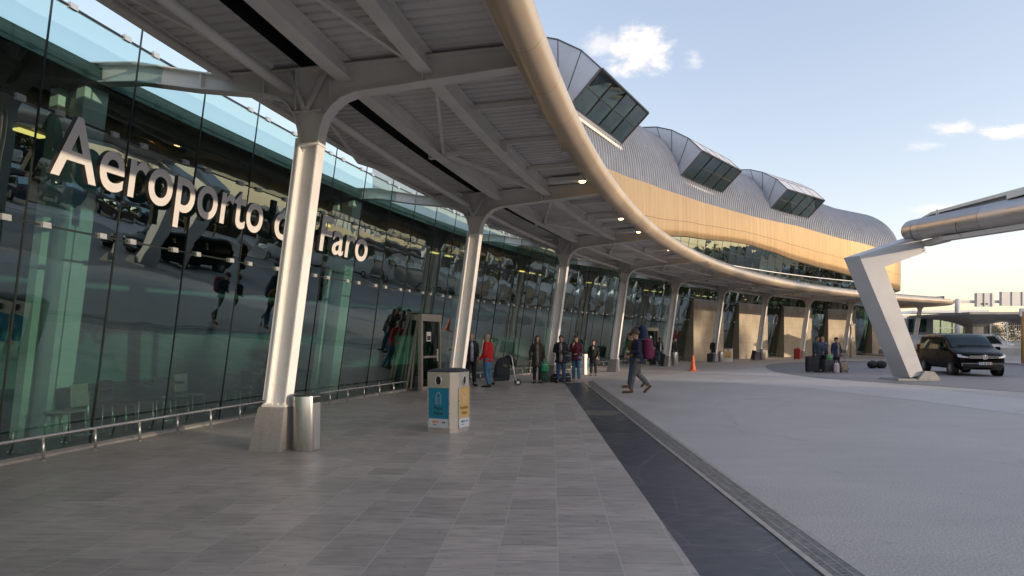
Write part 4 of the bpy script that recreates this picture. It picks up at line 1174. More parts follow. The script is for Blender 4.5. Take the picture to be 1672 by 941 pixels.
    for s_ in 'lr':
        mb = MB(); a, t = V['an'+s_], V['to'+s_]; d = (t-a); d.z = 0; d = d.normalized() if d.length > .02 else Vector((0, 1, 0))
        dd = (t-(a+Vector((0, 0, -.05)))).normalized()
        heel = a+Vector((0, 0, -.045))-dd*.055
        mb.tube([heel-dd*.02, heel+dd*.03, heel+dd*.13, t+dd*.03, t+dd*.075], [.034, .043, .042, .040, .022], 10); mb.tube([a+Vector((0, 0, .03)), heel+dd*.05], [.046, .046], 10)
        remesh(mb, 'shoe', shoes, root, vox*.8, 2)
    return root
AWAY, LEFT_, CAM, RIGHT_ = 0.0, R(90), R(180), R(-90)
def pz(a, b): return (a, b)
def bag_strap(): pass

person('man in dark suit jacket and pale shirt standing between second column and red sweater', gp(769, 630), R(200), 1.84, cloth('navy suit', (.016, .018, .028)), TRD, SHOE, 0, HAIRG, dict(wrr=(.20, .12, .92), elr=(.25, -.02, 1.14), wrl=(-.18, .14, .95), yaw=R(-15)), .08, inner=cloth('pale blue shirt', (.50, .54, .66)))
person('grey-haired man in red sweater and blue jeans seen from the side', gp(797, 632.5), R(62), 1.80, cloth('red sweater', (.50, .012, .016)), JEANL, SHOE, 0, HAIRG, dict(wrl=(-.20, .20, .90), wrr=(.14, .16, .93), head=(0, .07, 1.61), neck=(0, .03, 1.47), yaw=R(20), anl=(-.11, -.08, .09), tol=(-.15, .09, .03)), 0, bulk=1.10)
person('woman in olive coat and grey dress holding a green shopping bag', gp(877.5, 625.5), R(176), 1.76, cloth('dark olive coat', (.045, .038, .025)), TRD, SHOE, 0, HAIRB, dict(wrl=(-.27, .10, .88), wrr=(.26, .05, .84), elr=(.27, 0, 1.12)), .26, True, None, True, inner=cloth('grey tweed dress', (.20, .19, .18), .4), bulk=1.15)
person('man in black jacket and jeans looking down at his phone', gp(916, 625.3), R(172), 1.78, cloth('black padded jacket', (.012, .013, .018)), JEAN, SHOE, 1, HAIRD, dict(ell=(-.25, .02, 1.13), elr=(.25, .02, 1.13), wrl=(-.05, .24, 1.13), wrr=(.05, .24, 1.13), head=(0, .05, 1.61)), .12, inner=cloth('grey shirt', (.26, .25, .26)), bulk=1.12)
person('man in burgundy jacket and dark cap with a hand at his chin', gp(941, 623), R(150), 1.77, cloth('burgundy jacket', (.085, .012, .035)), JEANL, cloth('grey trainers', (.30, .24, .20)), 1, HAIRD, dict(elr=(.22, .10, 1.14), wrr=(.05, .20, 1.36), ell=(-.25, .02, 1.13), wrl=(-.10, .22, 1.05), anl=(-.14, .05, .09), tol=(-.16, .22, .03)), .05, hat=('cap', cloth('dark cap', (.02, .022, .028))), bulk=1.08)
person('woman in black coat with a pale scarf and dark shoulder bag', gp(969, 614), R(165), 1.60, cloth('black coat', (.014, .014, .018)), TRD, SHOE, 0, HAIRD, dict(wrl=(-.20, .12, .92), wrr=(.22, .06, .86)), .22, True, inner=cloth('pale scarf', (.30, .27, .24), .4), vox=.016, scarf=True)
person('walker in brown wool hat, navy jacket and grey trousers with burgundy rucksack', gp(1041, 642), LEFT_, 1.90, cloth('navy jacket', (.014, .020, .040)), cloth('grey trousers', (.115, .112, .105)), SHOEB, 0, None,
       dict(knl=(-.09, .13, .50), anl=(-.09, .21, .10), tol=(-.09, .37, .035), knr=(.10, -.04, .50), anr=(.10, -.34, .20), tor=(.10, -.24, .055), elr=(.25, .0, 1.14), wrr=(.16, .21, 1.12), ell=(-.25, .03, 1.14), wrl=(-.14, .24, 1.14), head=(0, .07, 1.60), neck=(0, .045, 1.47), chest=(0, .035, 1.33), pel=(0, -.02, .95)), .02, hat=('beanie', cloth('brown wool hat', (.085, .055, .035), .3)), bulk=1.12, vox=.0125)
person('second walker mostly hidden behind, in jeans with a tall blue rucksack', gp(1037, 634)+Vector((0, .25, 0)), LEFT_, 1.86, cloth('mustard fleece', (.19, .12, .02)), JEAN, SHOEB, 0, HAIRB,
       dict(knl=(-.09, .10, .50), anl=(-.09, .16, .10), tol=(-.09, .32, .035), knr=(.10, -.08, .50), anr=(.10, -.40, .22), tor=(.10, -.30, .06), elr=(.25, .0, 1.14), wrr=(.18, .16, 1.00), ell=(-.25, .0, 1.14), wrl=(-.18, .16, 1.0), head=(0, .09, 1.60), neck=(0, .05, 1.47), chest=(0, .045, 1.33), pel=(0, -.02, .95)), .04, bulk=1.12)
person('man in dark jacket and white shirt standing left of the fifth column', gp(1077, 595), R(200), 1.73, cloth('dark grey jacket', (.02, .02, .024)), JEAN, SHOE, 1, HAIRD, dict(wrl=(-.2, .14, .95)), .05, inner=cloth('white shirt', (.6, .6, .62)), vox=.018)
person('person in black coat behind the small bin at the fifth column', gp(1101.5, 591.5), R(220), 1.72, cloth('black wool coat', (.010, .010, .013)), JEAN, SHOE, 0, HAIRD, dict(elr=(.30, .04, 1.2)), .10, vox=.018, bulk=1.15)
person('lone person in long black coat beside the far yellow bin', gp(1165, 592), R(190), 1.70, cloth('long black coat', (.012, .012, .015)), JEAN, SHOE, 0, HAIRB, None, .12, True, vox=.018, bulk=1.15)
person('traveller in dark green shirt holding the big black suitcase', gp(1334, 608.3), R(-150), 1.76, cloth('dark teal shirt', (.010, .030, .040)), TRD, SHOE, 1, HAIRD, dict(wrl=(-.30, .10, 1.0), ell=(-.30, 0, 1.18)), .02, vox=.016, bulk=1.2)
person('fair-haired traveller in blue-grey shirt between the other two', gp(1343, 607), R(-60), 1.75, cloth('blue grey shirt', (.11, .13, .18)), TRD, cloth('white shoe', (.45, .43, .42)), 0, HAIRF, None, .03, vox=.016)
person('traveller in dark cap, blue and black jacket at the tan suitcase', gp(1365, 608), R(195), 1.72, cloth('deep blue jacket', (.014, .026, .075)), TRD, SHOE, 0, HAIRD, dict(wrr=(.28, .06, .92), ell=(-.26, .02, 1.14), wrl=(-.20, .15, .95)), .10, hat=('cap', cloth('brown cap', (.03, .018, .016))), vox=.016, bulk=1.25, inner=cloth('tan shirt', (.28, .22, .13)))
# rucksacks carried by the two walkers
def rucksack(pos, rz, m, label, w, d, h, lidh=.12):
    root = empty('rucksack', pos, rz, label, 'rucksack')
    mb = MB(); mb.rings([(0, 0, 0, w*.34, d*.36), (0, -.01, .04, w*.46, d*.46), (0, -.02, h*.45, w*.5, d*.52), (0, 0, h*.82, w*.45, d*.42), (0, .02, h*.97, w*.33, d*.28), (0, .03, h, w*.2, d*.15)], 18)
    remesh(mb, 'body', m, root, .014, 3)
    mb = MB(); mb.rings([(0, -d*.42, h*.12, w*.26, d*.12), (0, -d*.50, h*.3, w*.30, d*.16), (0, -d*.44, h*.55, w*.24, d*.10)], 14); remesh(mb, 'front_pocket', m, root, .012, 2)
    mb = MB(); mb.rings([(0, .01, h*.84, w*.47, d*.45), (0, .01, h*.93, w*.44, d*.42), (0, .02, h*1.01, w*.25, d*.25)], 16); remesh(mb, 'lid', m, root, .012, 2)
    for x in (-1, 1):
        mb = MB(); mb.tube([(x*w*.28, d*.40, h*.18), (x*w*.34, d*.95, h*.42), (x*w*.34, d*1.15, h*.75), (x*w*.26, d*.75, h*.98), (x*w*.22, d*.35, h*.92)], .018, 8); mb.build('strap', M_['blackp'], root)
        mb = MB(); mb.tube([(x*w*.42, -d*.25, h*.2), (x*w*.47, -d*.1, h*.55), (x*w*.40, -d*.25, h*.85)], .006, 6); mb.build('compression_strap', M_['blackp'], root)
    return root
wp = gp(1041, 642)
rucksack(wp+Vector((.30, 0, 1.02)), LEFT_, cloth('burgundy rucksack cloth', (.145, .018, .055)), 'burgundy rucksack on the back of the walker in the wool hat', .40, .34, .62)
wp2 = gp(1037, 634)+Vector((0, .25, 0))
rucksack(wp2+Vector((.32, 0, 1.12)), LEFT_, cloth('blue rucksack cloth', (.012, .026, .070)), 'tall navy blue rucksack rising behind the walker in the wool hat', .42, .34, .95)
# carried bags
w0 = gp(877.5, 625.5)
cb = soft_bag('carrier_bag', w0+Vector((.27, -.09, .42)), R(0), pm('green carrier bag plastic', (.010, .30, .13), .4, 0, .15, 6), 'bright green carrier bag hanging from the woman\'s hand', 'bag', .30, .14, .40, 0, True)
sb2 = soft_bag('shoulder_bag', gp(974, 614)+Vector((-.0, -.05, .48)), R(10), F_BLK, 'black shoulder bag at the side of the woman in black', 'bag', .30, .18, .42, 0, True)
soft_bag('shoulder_bag', gp(926, 625)+Vector((-.02, -.16, .78)), R(5), F_NAVY, 'dark messenger bag at the hip of the man with the phone', 'bag', .30, .14, .36, 0, False)
# phone in the man's hands
root = empty('phone', gp(916, 625.3)+Vector((.0, -.32, 1.16)), R(172), 'small dark phone held by the man in the black jacket', 'phone')
mb = MB(); mb.box((0, 0, 0), (.075, .012, .15), 0, 0, .004, Matrix.Rotation(R(-50), 3, 'X')); mb.build('body', M_['blackp'], root)
mb = MB(); mb.box((0, -.0065, .004), (.068, .002, .138), 0, 0, 0, Matrix.Rotation(R(-50), 3, 'X')); mb.build('screen', M_['black'], root)
# ------------------------------------------------------------------ black passenger van
PAINT = pm('black van paint', (.004, .005, .006), .32, 0, .2, 2, coat=.10, spec=.10); VGLASS = glass('dark van glass', (.03, .045, .05), 1.55, .01, 0, 1, .03); WSG = glass('windscreen glass', (.22, .30, .32), 1.5, .0, 0, 1, .02)
CHR = pm('chrome', (.75, .75, .75), .12, 1.0, .02); HLG = glass('headlight glass', (.85, .85, .82), 1.5, 0.02, 0, 1, .06); LENS = pm('headlight lens', (.62, .62, .60), .12, .35, .1, 20, coat=.5); AMB = pm('amber lens', (.75, .28, .03), .25); REDL = pm('red lens', (.35, .01, .01), .2); PLATE = pm('white number plate', (.65, .66, .68), .4); BLU = pm('plate blue', (.01, .05, .35), .4)
def lab(a, b, t): return a+(b-a)*t
def van(pos, rz, label, paint=PAINT, L_=5.1, W=1.90, H=1.90, name='van', detail=True):
    root = empty(name, pos, rz, label, 'van')          # local: nose at -y, x to its left as seen from the front
    hw = W/2
    top = [(0, .80), (.03, .95), (.18, 1.04), (.95, 1.22), (1.08, 1.27), (1.85, 1.79), (2.15, 1.87), (3.2, 1.90), (4.5, 1.88), (4.9, 1.83), (5.08, 1.55), (5.12, 1.1)]
    def topz(y): return lerp_table(top, y)*H/1.90
    def wid(y):
        if y < .5: return hw*(.86+.14*math.sin(min(1, y/.5)*math.pi/2))
        if y > 4.7: return hw*(1-.05*(y-4.7)/.4)
        return hw
    def sec(y, grow=0.0):
        w = wid(y)+grow; t = topz(y)+grow
        belt = min(1.14, t-.08)
        roofw = .80 if y > 1.9 else (.80 if y > 1.1 else .86)
        half = [(.0, .30), (w*.86, .30), (w*.965, .42), (w, .62), (w*.992, .88), (w*.975, belt)]
        if t > belt+.15:
            u = (t-belt)
            half += [(w*.94, belt+u*.35), (w*.885, belt+u*.72), (w*.83, belt+u*.90), (w*.70, belt+u*.985), (w*.35, t), (0, t)]
        else:
            half += [(w*.955, belt+.25*(t-belt)), (w*.93, belt+.45*(t-belt)), (w*.88, belt+.65*(t-belt)), (w*.76, belt+.88*(t-belt)), (w*.40, t), (0, t)]
        bow = .30*max(0, 1-y/1.3) if y < 1.3 else (-.06*max(0, (y-4.3)/.8))
        pts = [(x, y+bow*(x/hw)**2, z) for x, z in half]
        return pts+[(-x, yy, z) for x, yy, z in pts[-2:0:-1]]
    ys = [0, .03, .10, .2, .4, .7, .95, 1.08, 1.3, 1.55, 1.85, 2.0, 2.15, 2.6, 3.2, 3.8, 4.3, 4.6, 4.9, 5.02, 5.08, 5.12]
    mb = MB(); mb.loft([[Vector(p) for p in sec(y)] for y in ys]); 
    body = mb.build('body', paint, root)
    md = body.modifiers.new('b', 'BEVEL'); md.width = .01; md.limit_method = 'ANGLE'; body.modifiers.remove(md)
    def side_patch(y0, y1, f0, f1, sx, e=.006, n=6, m=2):
        rows = []
        for i in range(n+1):
            y = lab(y0, y1, i/n); S_ = sec(y, e); belt = S_[5]; rw = []
            A = [S_[5], S_[6], S_[7], S_[8]]
            for k in range(m+1):
                f = lab(f0, f1, k/m)*3; q = min(2, int(f)); r_ = f-q
                p = Vector(A[q])*(1-r_)+Vector(A[q+1])*r_; rw.append(Vector((p.x*sx, p.y, p.z)))
            rows.append(rw)
        return rows
    # wheel arches + wheels
    for yw in (.95, 4.12):
        for sx in (-1, 1):
            mb = MB(); mb.tube([(sx*(hw-.02), yw, .335), (sx*(hw+.006), yw, .335)], .40, 28); mb.build('wheel_arch', M_['black'], root)
            mb = MB(); mb.tube([(sx*(hw-.25), yw, .335), (sx*(hw-.22), yw, .335), (sx*(hw-.02), yw, .335), (sx*(hw+.012), yw, .335)], [.31, .335, .335, .31], 28); wl = mb.build('wheel', M_['rubber'], root)
            mb = MB(); x = sx*(hw+.016)
            mb.tube([(x-sx*.02, yw+.225*math.cos(a), .335+.225*math.sin(a)) for a in [2*math.pi*k/24 for k in range(24)]], .016, 6, 0, False, True)
            for k in range(10):
                a = 2*math.pi*k/10; mb.beam((x, yw+.05*math.cos(a), .335+.05*math.sin(a)), (x-sx*.012, yw+.22*math.cos(a), .335+.22*math.sin(a)), .03, .03, 0, (1, 0, 0))
            mb.tube([(x-sx*.02, yw, .335), (x+sx*.008, yw, .335)], .06, 16); mb.build('rim', M_['clamp'], wl)
    # windscreen follows the sloping front
    rows = []
    for i in range(9):
        y = lab(1.12, 1.86, i/8); S_ = sec(y, .006); A = [S_[k] for k in (8, 9, 10, 11)]
        full_ = [Vector(p) for p in A]+[Vector((-p[0], p[1], p[2])) for p in A[-2::-1]]
        rows.append(full_)
    mb = MB(); mb.grid(rows); mb.build('windscreen', VGLASS, root)
    for sx in (-1, 1):
        for nm, y0, y1, f0, f1 in (('door_window', 1.52, 2.35, .04, .82), ('side_window', 2.42, 3.55, .04, .84), ('side_window', 3.62, 4.72, .04, .84)):
            rows = side_patch(y0, y1, f0, f1, sx)
            if nm == 'door_window':
                for k in range(1, 3): rows[0][k] = rows[0][k].lerp(rows[2][k], .45*k)
            mb = MB(); mb.grid(rows); mb.build(nm, VGLASS, root)
        # seams, handles, mirror
        mb = MB()
        for y in (1.45, 2.38, 3.6):
            for z0, z1 in ((.40, 1.1),):
                mb.beam((sx*(hw+.001), y, z0), (sx*(hw*.978+.001), y, z1), .012, .008)
        mb.beam((sx*(hw*.982+.003), 1.5, 1.10), (sx*(hw*.982+.003), 4.75, 1.10), .012, .015, 0); mb.build('door_seam', M_['black'], root)
        for y in (2.2, 2.5):
            mb = MB(); mb.box((sx*(hw+.012), y, .98), (.03, .17, .032), 0, 0, .01); mb.build('door_handle', paint, root)
        mb = MB(); mb.box((sx*(hw+.13), 1.42, 1.20), (.20, .10, .17), 0, 0, .04); mb.beam((sx*(hw-.04), 1.5, 1.12), (sx*(hw+.1), 1.43, 1.16), .05, .05); mb.build('mirror', paint, root)
        # headlight
        mb = MB(); 
        rows = []
        for k in range(5):
            x = lab(.56, .90, k/4); yb = .30*(x*.95/hw)**2*1.0; zt = lab(.905, .965, k/4); zb = lab(.80, .835, k/4); off = -.012 if k < 4 else .05
            rows.append([(sx*x*hw/.95, yb+.02+off+.0, zb), (sx*x*hw/.95, yb+.03+off, (zb+zt)/2), (sx*x*hw/.95, yb+.10+off, zt)])
        mb.grid(rows); hl = mb.build('headlight', LENS, root)
        mb = MB()
        for x, rr in ((.66, .045), (.78, .045)): mb.tube([(sx*x, .30*(x/hw)**2+.09, .872), (sx*x, .30*(x/hw)**2+.03, .872)], [.02, rr], 14)
        mb.build('reflector', CHR, hl)
        mb = MB(); mb.box((sx*.72, .30*(.72/hw)**2+.015, .818), (.24, .02, .022), sx*R(28)); mb.build('indicator', AMB, hl)
        mb = MB(); mb.tube([(sx*.74, .30*(.74/hw)**2-.01, .50), (sx*.74, .30*(.74/hw)**2+.03, .50)], .045, 14); mb.build('fog_light', CHR, root)
    # grille, bumper, plate, emblem
    def fy(x): return .30*(x/hw)**2-.012
    mb = MB()
    for z in (.80, .845, .89):
        w_ = .54
        pts = [(lab(-w_, w_, k/10), fy(lab(-w_, w_, k/10))-.006, z) for k in range(11)]
        for a, b in zip(pts, pts[1:]): mb.beam(a, b, .02, .018)
    mb.build('grille', CHR, root)
    mb = MB(); mb.grid([[(lab(-.56, .56, k/10), fy(lab(-.56, .56, k/10))+.004, z) for z in (.78, .91)] for k in range(11)]); mb.build('grille_back', M_['black'], root)
    mb = MB(); mb.grid([[(lab(-.80, .80, k/12), fy(lab(-.80, .80, k/12))-.010, z) for z in (.40, .62)] for k in range(13)]); mb.build('air_intake', M_['black'], root)
    mb = MB()
    pts = [(lab(-.80, .80, k/12), fy(lab(-.80, .80, k/12))-.02, .56) for k in range(13)]
    for a, b in zip(pts, pts[1:]): mb.beam(a, b, .02, .012)
    mb.build('bumper_trim', CHR, root)
    mb = MB(); c = (0, -.045, .845)
    mb.tube([(.095*math.cos(a), -.04, .845+.095*math.sin(a)) for a in [2*math.pi*k/28 for k in range(28)]], .011, 8, 0, False, True)
    for k in range(3):
        a = R(90+120*k); mb.beam((0, -.045, .845), (.09*math.cos(a), -.042, .845+.09*math.sin(a)), .022, .01, 0, (0, 1, 0))
    mb.build('emblem', CHR, root)
    mb = MB(); mb.box((0, -.035, .575), (.52, .012, .115)); pl = mb.build('number_plate', PLATE, root)
    mb = MB(); mb.box((-.24, -.043, .575), (.04, .004, .11)); mb.build('plate_band', BLU, pl)
    mb = MB(); mb.box((.235, -.043, .575), (.045, .004, .11)); mb.build('plate_mark', AMB, pl)
    mb = MB()
    for k in range(6): mb.box((-.165+.055*k+(.02 if k > 1 else 0)+(.02 if k > 3 else 0), -.043, .575), (.03, .004, .07))
    mb.build('plate_characters', M_['black'], pl)
    # wipers, interior seats seen through the screen
    mb = MB(); mb.beam((-.55, 1.13, 1.30), (.05, 1.2, 1.34), .02, .02); mb.beam((.1, 1.13, 1.30), (.65, 1.2, 1.34), .02, .02); mb.build('wiper', M_['rubber'], root)
    for sx in (-1, 1):
        mb = MB(); mb.box((sx*(hw-.10), 5.10, 1.15), (.14, .06, .45), 0, 0, .02); mb.build('tail_light', REDL, root)
    return root

van((20.42, 26.45, 0), R(-15.5), 'black passenger van with chrome grille parked behind the angled post')
# ------------------------------------------------------------------ angled post with the big pipe canopy on the right
pb = gp(1494, 622)
wk = empty('pipe_canopy', pb, 0, 'big grey pipe canopy carried by a bent white box post on the plaza', 'canopy')
WI = Matrix.Translation(-Vector(pb))
def wpart(mb, name, m, parent=None):
    mb.bm.transform(WI); return mb.build(name, m, parent or wk)
Y0 = pb.y
def at(px, py, Y): return Vector(((px-CXP)/FPX*Y, Y, CAM_H+(HY-py)/FPX*Y))
# box section: two faces seen, a narrow one on the left
def boxpoly(front, dx, dy):
    mb = MB(); b = [p+Vector((dx, dy, 0)) for p in front]
    mb.face(front); mb.face(b[::-1])
    for i in range(len(front)): mb.face([front[i], front[(i+1) % len(front)], b[(i+1) % len(front)], b[i]])
    return mb
Yf = Y0
front = [at(1486, 617, Yf), at(1403, 418, Yf), at(1503, 385, Yf), at(1512, 410, Yf), at(1505, 414, Yf), at(1445, 436, Yf), at(1509, 612, Yf)]
mb = boxpoly(front, -.27, .62)
wpart(mb, 'post', pm('pale grey painted steel', (.53, .53, .53), .38, .15, .06, 1.2))
mb = MB()
for k in range(7): 
    p = at(1500+1.4*k+3, 391+3.6*k, Yf-.02); mb.box(p, (.035, .03, .035))
wpart(mb, 'bolt', M_['clamp'])
mb = MB(); P0 = at(1465, 621, Yf); 
mb.loft([[Vector((pb.x-.72, pb.y-.12, 0)), Vector((pb.x+.86, pb.y-.18, 0)), Vector((pb.x+.80, pb.y+.95, 0)), Vector((pb.x-.9, pb.y+.95, 0))],
         [Vector((pb.x-.66, pb.y-.04, .09)), Vector((pb.x+.80, pb.y-.10, .09)), Vector((pb.x+.74, pb.y+.88, .09)), Vector((pb.x-.82, pb.y+.88, .09))]], 0, True, False)
wpart(mb, 'base_plate', M_['conc'])
mb = MB(); mb.prism([(pb.x+.03, .05), (pb.x+.92, .05), (pb.x+.66, .36), (pb.x+.30, .39)], pb.y-.15, pb.y+.75, 0, lambda u, v, w: (u, w, v)); wpart(mb, 'foot_block', M_['conc'])
# pipe
A = at(1490, 376.5, Y0+.25); B = at(1672, 356, 19.6); d = (B-A); E = A+d*3.0; E.z = B.z-.1
mb = MB(); rows = []; uvs = []; n = 28; K = 60
dd = d.normalized(); sx = dd.cross(Vector((0, 0, 1))).normalized(); sz = sx.cross(dd)
tot = (E-A).length
for i in range(-5, K+1):
    f = max(0, i)/K; c = A.lerp(E, f); 
    rad = .41+.03*min(1, f*3)+.02*f*3
    if i < 0:
        q = -i/5; c = A - dd*(.34*math.sin(q*math.pi/2)); rad = .41*math.cos(q*math.pi/2*.93)
    rows.append((i, [c+(sx*math.cos(2*math.pi*k/n)+sz*math.sin(2*math.pi*k/n))*rad for k in range(n)], [(f*tot, k/n) for k in range(n)]))
rows.sort(key=lambda r: r[0])
mb.loft([r[1] for r in rows], 0)
# uv along the length
uvl = mb.uv
for f in mb.bm.faces:
    for l in f.loops: l[uvl].uv = ((l.vert.co-A).dot(dd)+1.9, (l.vert.co-A).dot(sx))
wpart(mb, 'pipe', M_['pipe'])
mb = MB()
for q in (.0, 2.1): 
    c = A+dd*(.35+q); r_ = .418+.008*q
    mb.tube([c+(sx*math.cos(2*math.pi*k/28)+sz*math.sin(2*math.pi*k/28))*r_ for k in range(28)], .008, 6, 0, False, True)
wpart(mb, 'pipe_joint', M_['seal'])
# longitudinal beam under the pipe and roof plate above
mb = MB(); a0 = at(1513, 398, Y0+.2); a1 = A+dd*1.6+Vector((0, 0, -.44)); a2 = E+Vector((0, 0, -.50))
mb.beam(a0, a1, .30, .22); mb.beam(a1, a2, .34, .16); wpart(mb, 'lower_beam', pm('cream painted steel', (.52, .49, .45), .45, 0, .08))
mb = MB(); r0 = A+dd*.9+Vector((0, 0, .50)); r1 = E+Vector((0, 0, 1.05))
r0b = A+dd*.55+Vector((0, .1, .43))
side = Vector((.96, -.28, 0))
mb.loft([[r0b, r0b+side*2.0, r0b+side*2.0+Vector((0, 0, .05)), r0b+Vector((0, 0, .05))], [r0+Vector((0, 0, .02)), r0+side*2.6, r0+side*2.6+Vector((0, 0, .10)), r0+Vector((0, 0, .12))], [r1, r1+side*2.6, r1+side*2.6+Vector((0, 0, .18)), r1+Vector((0, 0, .18))]], 0, True, False)
for q in (1.2, 4.2, 7.2, 10.2): mb.beam(A+dd*q+Vector((0, 0, .3)), A+dd*q+Vector((0, 0, .62+.05*q)), .10, .06)
wpart(mb, 'roof_plate', M_['offwhite'])
mb = MB(); c = A.lerp(B, .92)+Vector((0, 0, .74)); mb.beam(c, E+Vector((0, 0, 1.2)), .5, .20); wpart(mb, 'cable_tray', M_['deck'])

# second post, beyond the right edge of the photograph, carries the other end
mb = MB(); e0 = E-dd*1.0; mb.beam((e0.x+.6, e0.y, 0), (e0.x, e0.y, e0.z-.35), .6, .45); wpart(mb, 'post', M_['white'])

# ------------------------------------------------------------------ sign gantry
gx = .7275*58; gy = 58.0
root = empty('sign_gantry', (gx, gy, 0), 0, 'grey sign gantry seen from behind above the mushroom roofs', 'sign gantry')
mb = MB(); mb.tube([(0, 0, 0), (0, 0, 5.42)], .22, 14); mb.tube([(0, 0, 5.42), (0, 0, 5.5)], [.22, .05], 14); mb.build('mast', M_['deck'], root)
mb = MB(); mb.box((7.0, 0, 5.2), (14.0, .28, .26)); mb.tube([(12.5, 0, 0), (12.5, 0, 5.3)], .2, 12); mb.build('beam', M_['deck'], root)
for x0, x1, z0, z1 in ((1.38, 3.15, 4.72, 6.0), (3.72, 7.0, 4.80, 6.12), (7.4, 10.5, 4.8, 6.1)):
    mb = MB(); mb.box(((x0+x1)/2, -.30, (z0+z1)/2), (x1-x0, .06, z1-z0)); p = mb.build('sign_back', pm('sign back aluminium', (.50, .50, .50), .5, .2, .05), root)
    fm = MB()
    for q in range(3 if x1-x0 < 2 else 4):
        x = x0+.18+(x1-x0-.36)*q/(2 if x1-x0 < 2 else 3); fm.box((x, -.37, (z0+z1)/2), (.07, .08, z1-z0))
    fm.box(((x0+x1)/2, -.24, 5.2), (x1-x0, .10, .12)); fm.build('sign_rib', M_['deck'], p)
mb = MB(); mb.box((2.3, -.36, 4.98), (.62, .05, .13), 0, 0, .02); mb.build('plaque', M_['seal'], root)

# ------------------------------------------------------------------ concrete mushroom roofs of the bus stops
def mushroom(pos, hx, hy, zt, label, dip=1.0, rz=0):
    root = empty('mushroom_roof', pos, rz, label, 'shelter roof', 'concrete mushroom roofs of the bus stops')
    t = .16
    mb = MB(); nseg = 14
    top, bot = [], []
    for i in range(-nseg, nseg+1):
        rt, rb = [], []
        for j in range(-nseg, nseg+1):
            u, v = i/nseg, j/nseg
            m = max(abs(u), abs(v))
            drop = dip*(1-m)**1.6
            rt.append((u*hx, v*hy, zt-drop*.15)); rb.append((u*hx*.995, v*hy*.995, zt-t-drop))
        top.append(rt); bot.append(rb)
    mb.grid(top); mb.grid(bot)
    for line in ((top[0], bot[0]), (top[-1], bot[-1])): mb.grid([line[0], line[1]], 0, None, False)
    mb.grid([[a[0] for a in top], [b[0] for b in bot]], 0, None, False); mb.grid([[a[-1] for a in top], [b[-1] for b in bot]], 0, None, False)
    mb.build('roof', M_['conc'], root)
    mb = MB(); mb.loft([[(sx*.42, sy*.42, z) if 1 else 0 for sx, sy in ((-1, -1), (1, -1), (1, 1), (-1, 1))] for z in (0, zt-t-dip*.9)]+[[(sx*.9, sy*.9, zt-t-dip*.55) for sx, sy in ((-1, -1), (1, -1), (1, 1), (-1, 1))]], 0, True, False)
    mb.build('trunk', M_['conc'], root)
mushroom((.7545*48, 48, 0), 2.9, 3.4, 3.62, 'nearer concrete mushroom roof right of the gantry mast', .95)
mushroom((.80*48+3.6, 49, 0), 3.0, 3.4, 3.62, 'concrete mushroom roof partly out of frame on the right', .95)
mushroom((.765*66, 66, 0), 5.4, 4, 4.2, 'farther concrete mushroom roof reaching left behind the van', .95)

# ------------------------------------------------------------------ low buildings and kerb beyond the road
root = empty('glass_walkway', (62.5, 92, 0), R(-6), 'long low glazed walkway with pale roof beyond the road', 'walkway')
mb = MB(); mb.box((0, 0, 4.9), (16, 4, .5)); mb.box((1.5, -1.2, 5.7), (10, 4, .35)); mb.build('roof', M_['white'], root)
mb = MB(); mb.box((0, 0, 2.2), (16, 3.4, .5)); mb.box((0, .3, .9), (15.6, 3, 1.9)); mb.build('deck', pm('olive walkway wall', (.16, .15, .10), .7, 0, .3, .6), root)
mb = MB()
for k in range(10): mb.box((-7.2+1.6*k, -1.7, 3.55), (.12, .12, 2.2))
mb.box((0, -1.7, 2.5), (15.8, .1, .14)); mb.box((0, -1.7, 4.6), (15.8, .1, .14))
mb.build('window_frame', M_['seal'], root)
mb = MB(); mb.face([(-7.8, -1.65, 2.45), (7.8, -1.65, 2.45), (7.8, -1.65, 4.6), (-7.8, -1.65, 4.6)]); mb.build('window', M_['dglass'], root)
mb = MB(); mb.tube([(-8, -2.2, 3.3), (8, -2.2, 3.3)], .05, 8)
for k in range(11): mb.beam((-8+1.6*k, -2.2, 2.3), (-8+1.6*k, -2.2, 3.3), .06, .06)
mb.build('railing', M_['deck'], root)
root = empty('ticket_cabin', (46.0, 69.5, 0), R(-15), 'small blue-grey cabin on a stalk beside the canopy nose', 'cabin')
mb = MB(); mb.box((0, 0, 3.1), (2.6, 1.6, 1.9), 0, 0, .05); mb.build('body', pm('blue grey panel', (.25, .29, .33), .5), root)
mb = MB(); mb.box((-.9, -.81, 3.2), (.5, .02, 1.5)); mb.box((.1, -.81, 3.2), (1.1, .02, 1.5)); mb.build('window', M_['dglass'], root)
mb = MB(); mb.box((0, 0, 1.1), (.5, .5, 2.2)); mb.build('post', M_['deck'], root)
def block_wall(x0, x1, y, h, label):
    root = empty('barrier_wall', ((x0+x1)/2, y, 0), 0, label, 'barrier'); w = x1-x0
    mb = MB(); mb.prism([(-.35, .14), (.35, .14), (.30, .3), (.16, .5), (.14, h), (-.14, h), (-.16, .5), (-.30, .3)], -w/2, w/2, 0, lambda u, v, q: (q, u, v)); mb.build('body', M_['conc'], root)
    mb = MB(); mb.beam((-w/2, 0, h+.03), (w/2, 0, h+.03), .34, .05); mb.build('coping', M_['band'], root)
block_wall(32.3, 35.2, 42.5, 1.0, 'pale concrete barrier block behind the bonnet of the van')
block_wall(35.9, 44, 42.9, .95, 'concrete barrier running out of the frame at the right')
root = empty('yellow_pole', (.834*38, 38, 0), 0, 'thin ochre pole at the right edge of the picture', 'pole')
mb = MB(); mb.tube([(0, 0, .14), (0, 0, 3.35)], .085, 12); mb.build('pole', pm('ochre paint', (.36, .20, .05), .5), root)
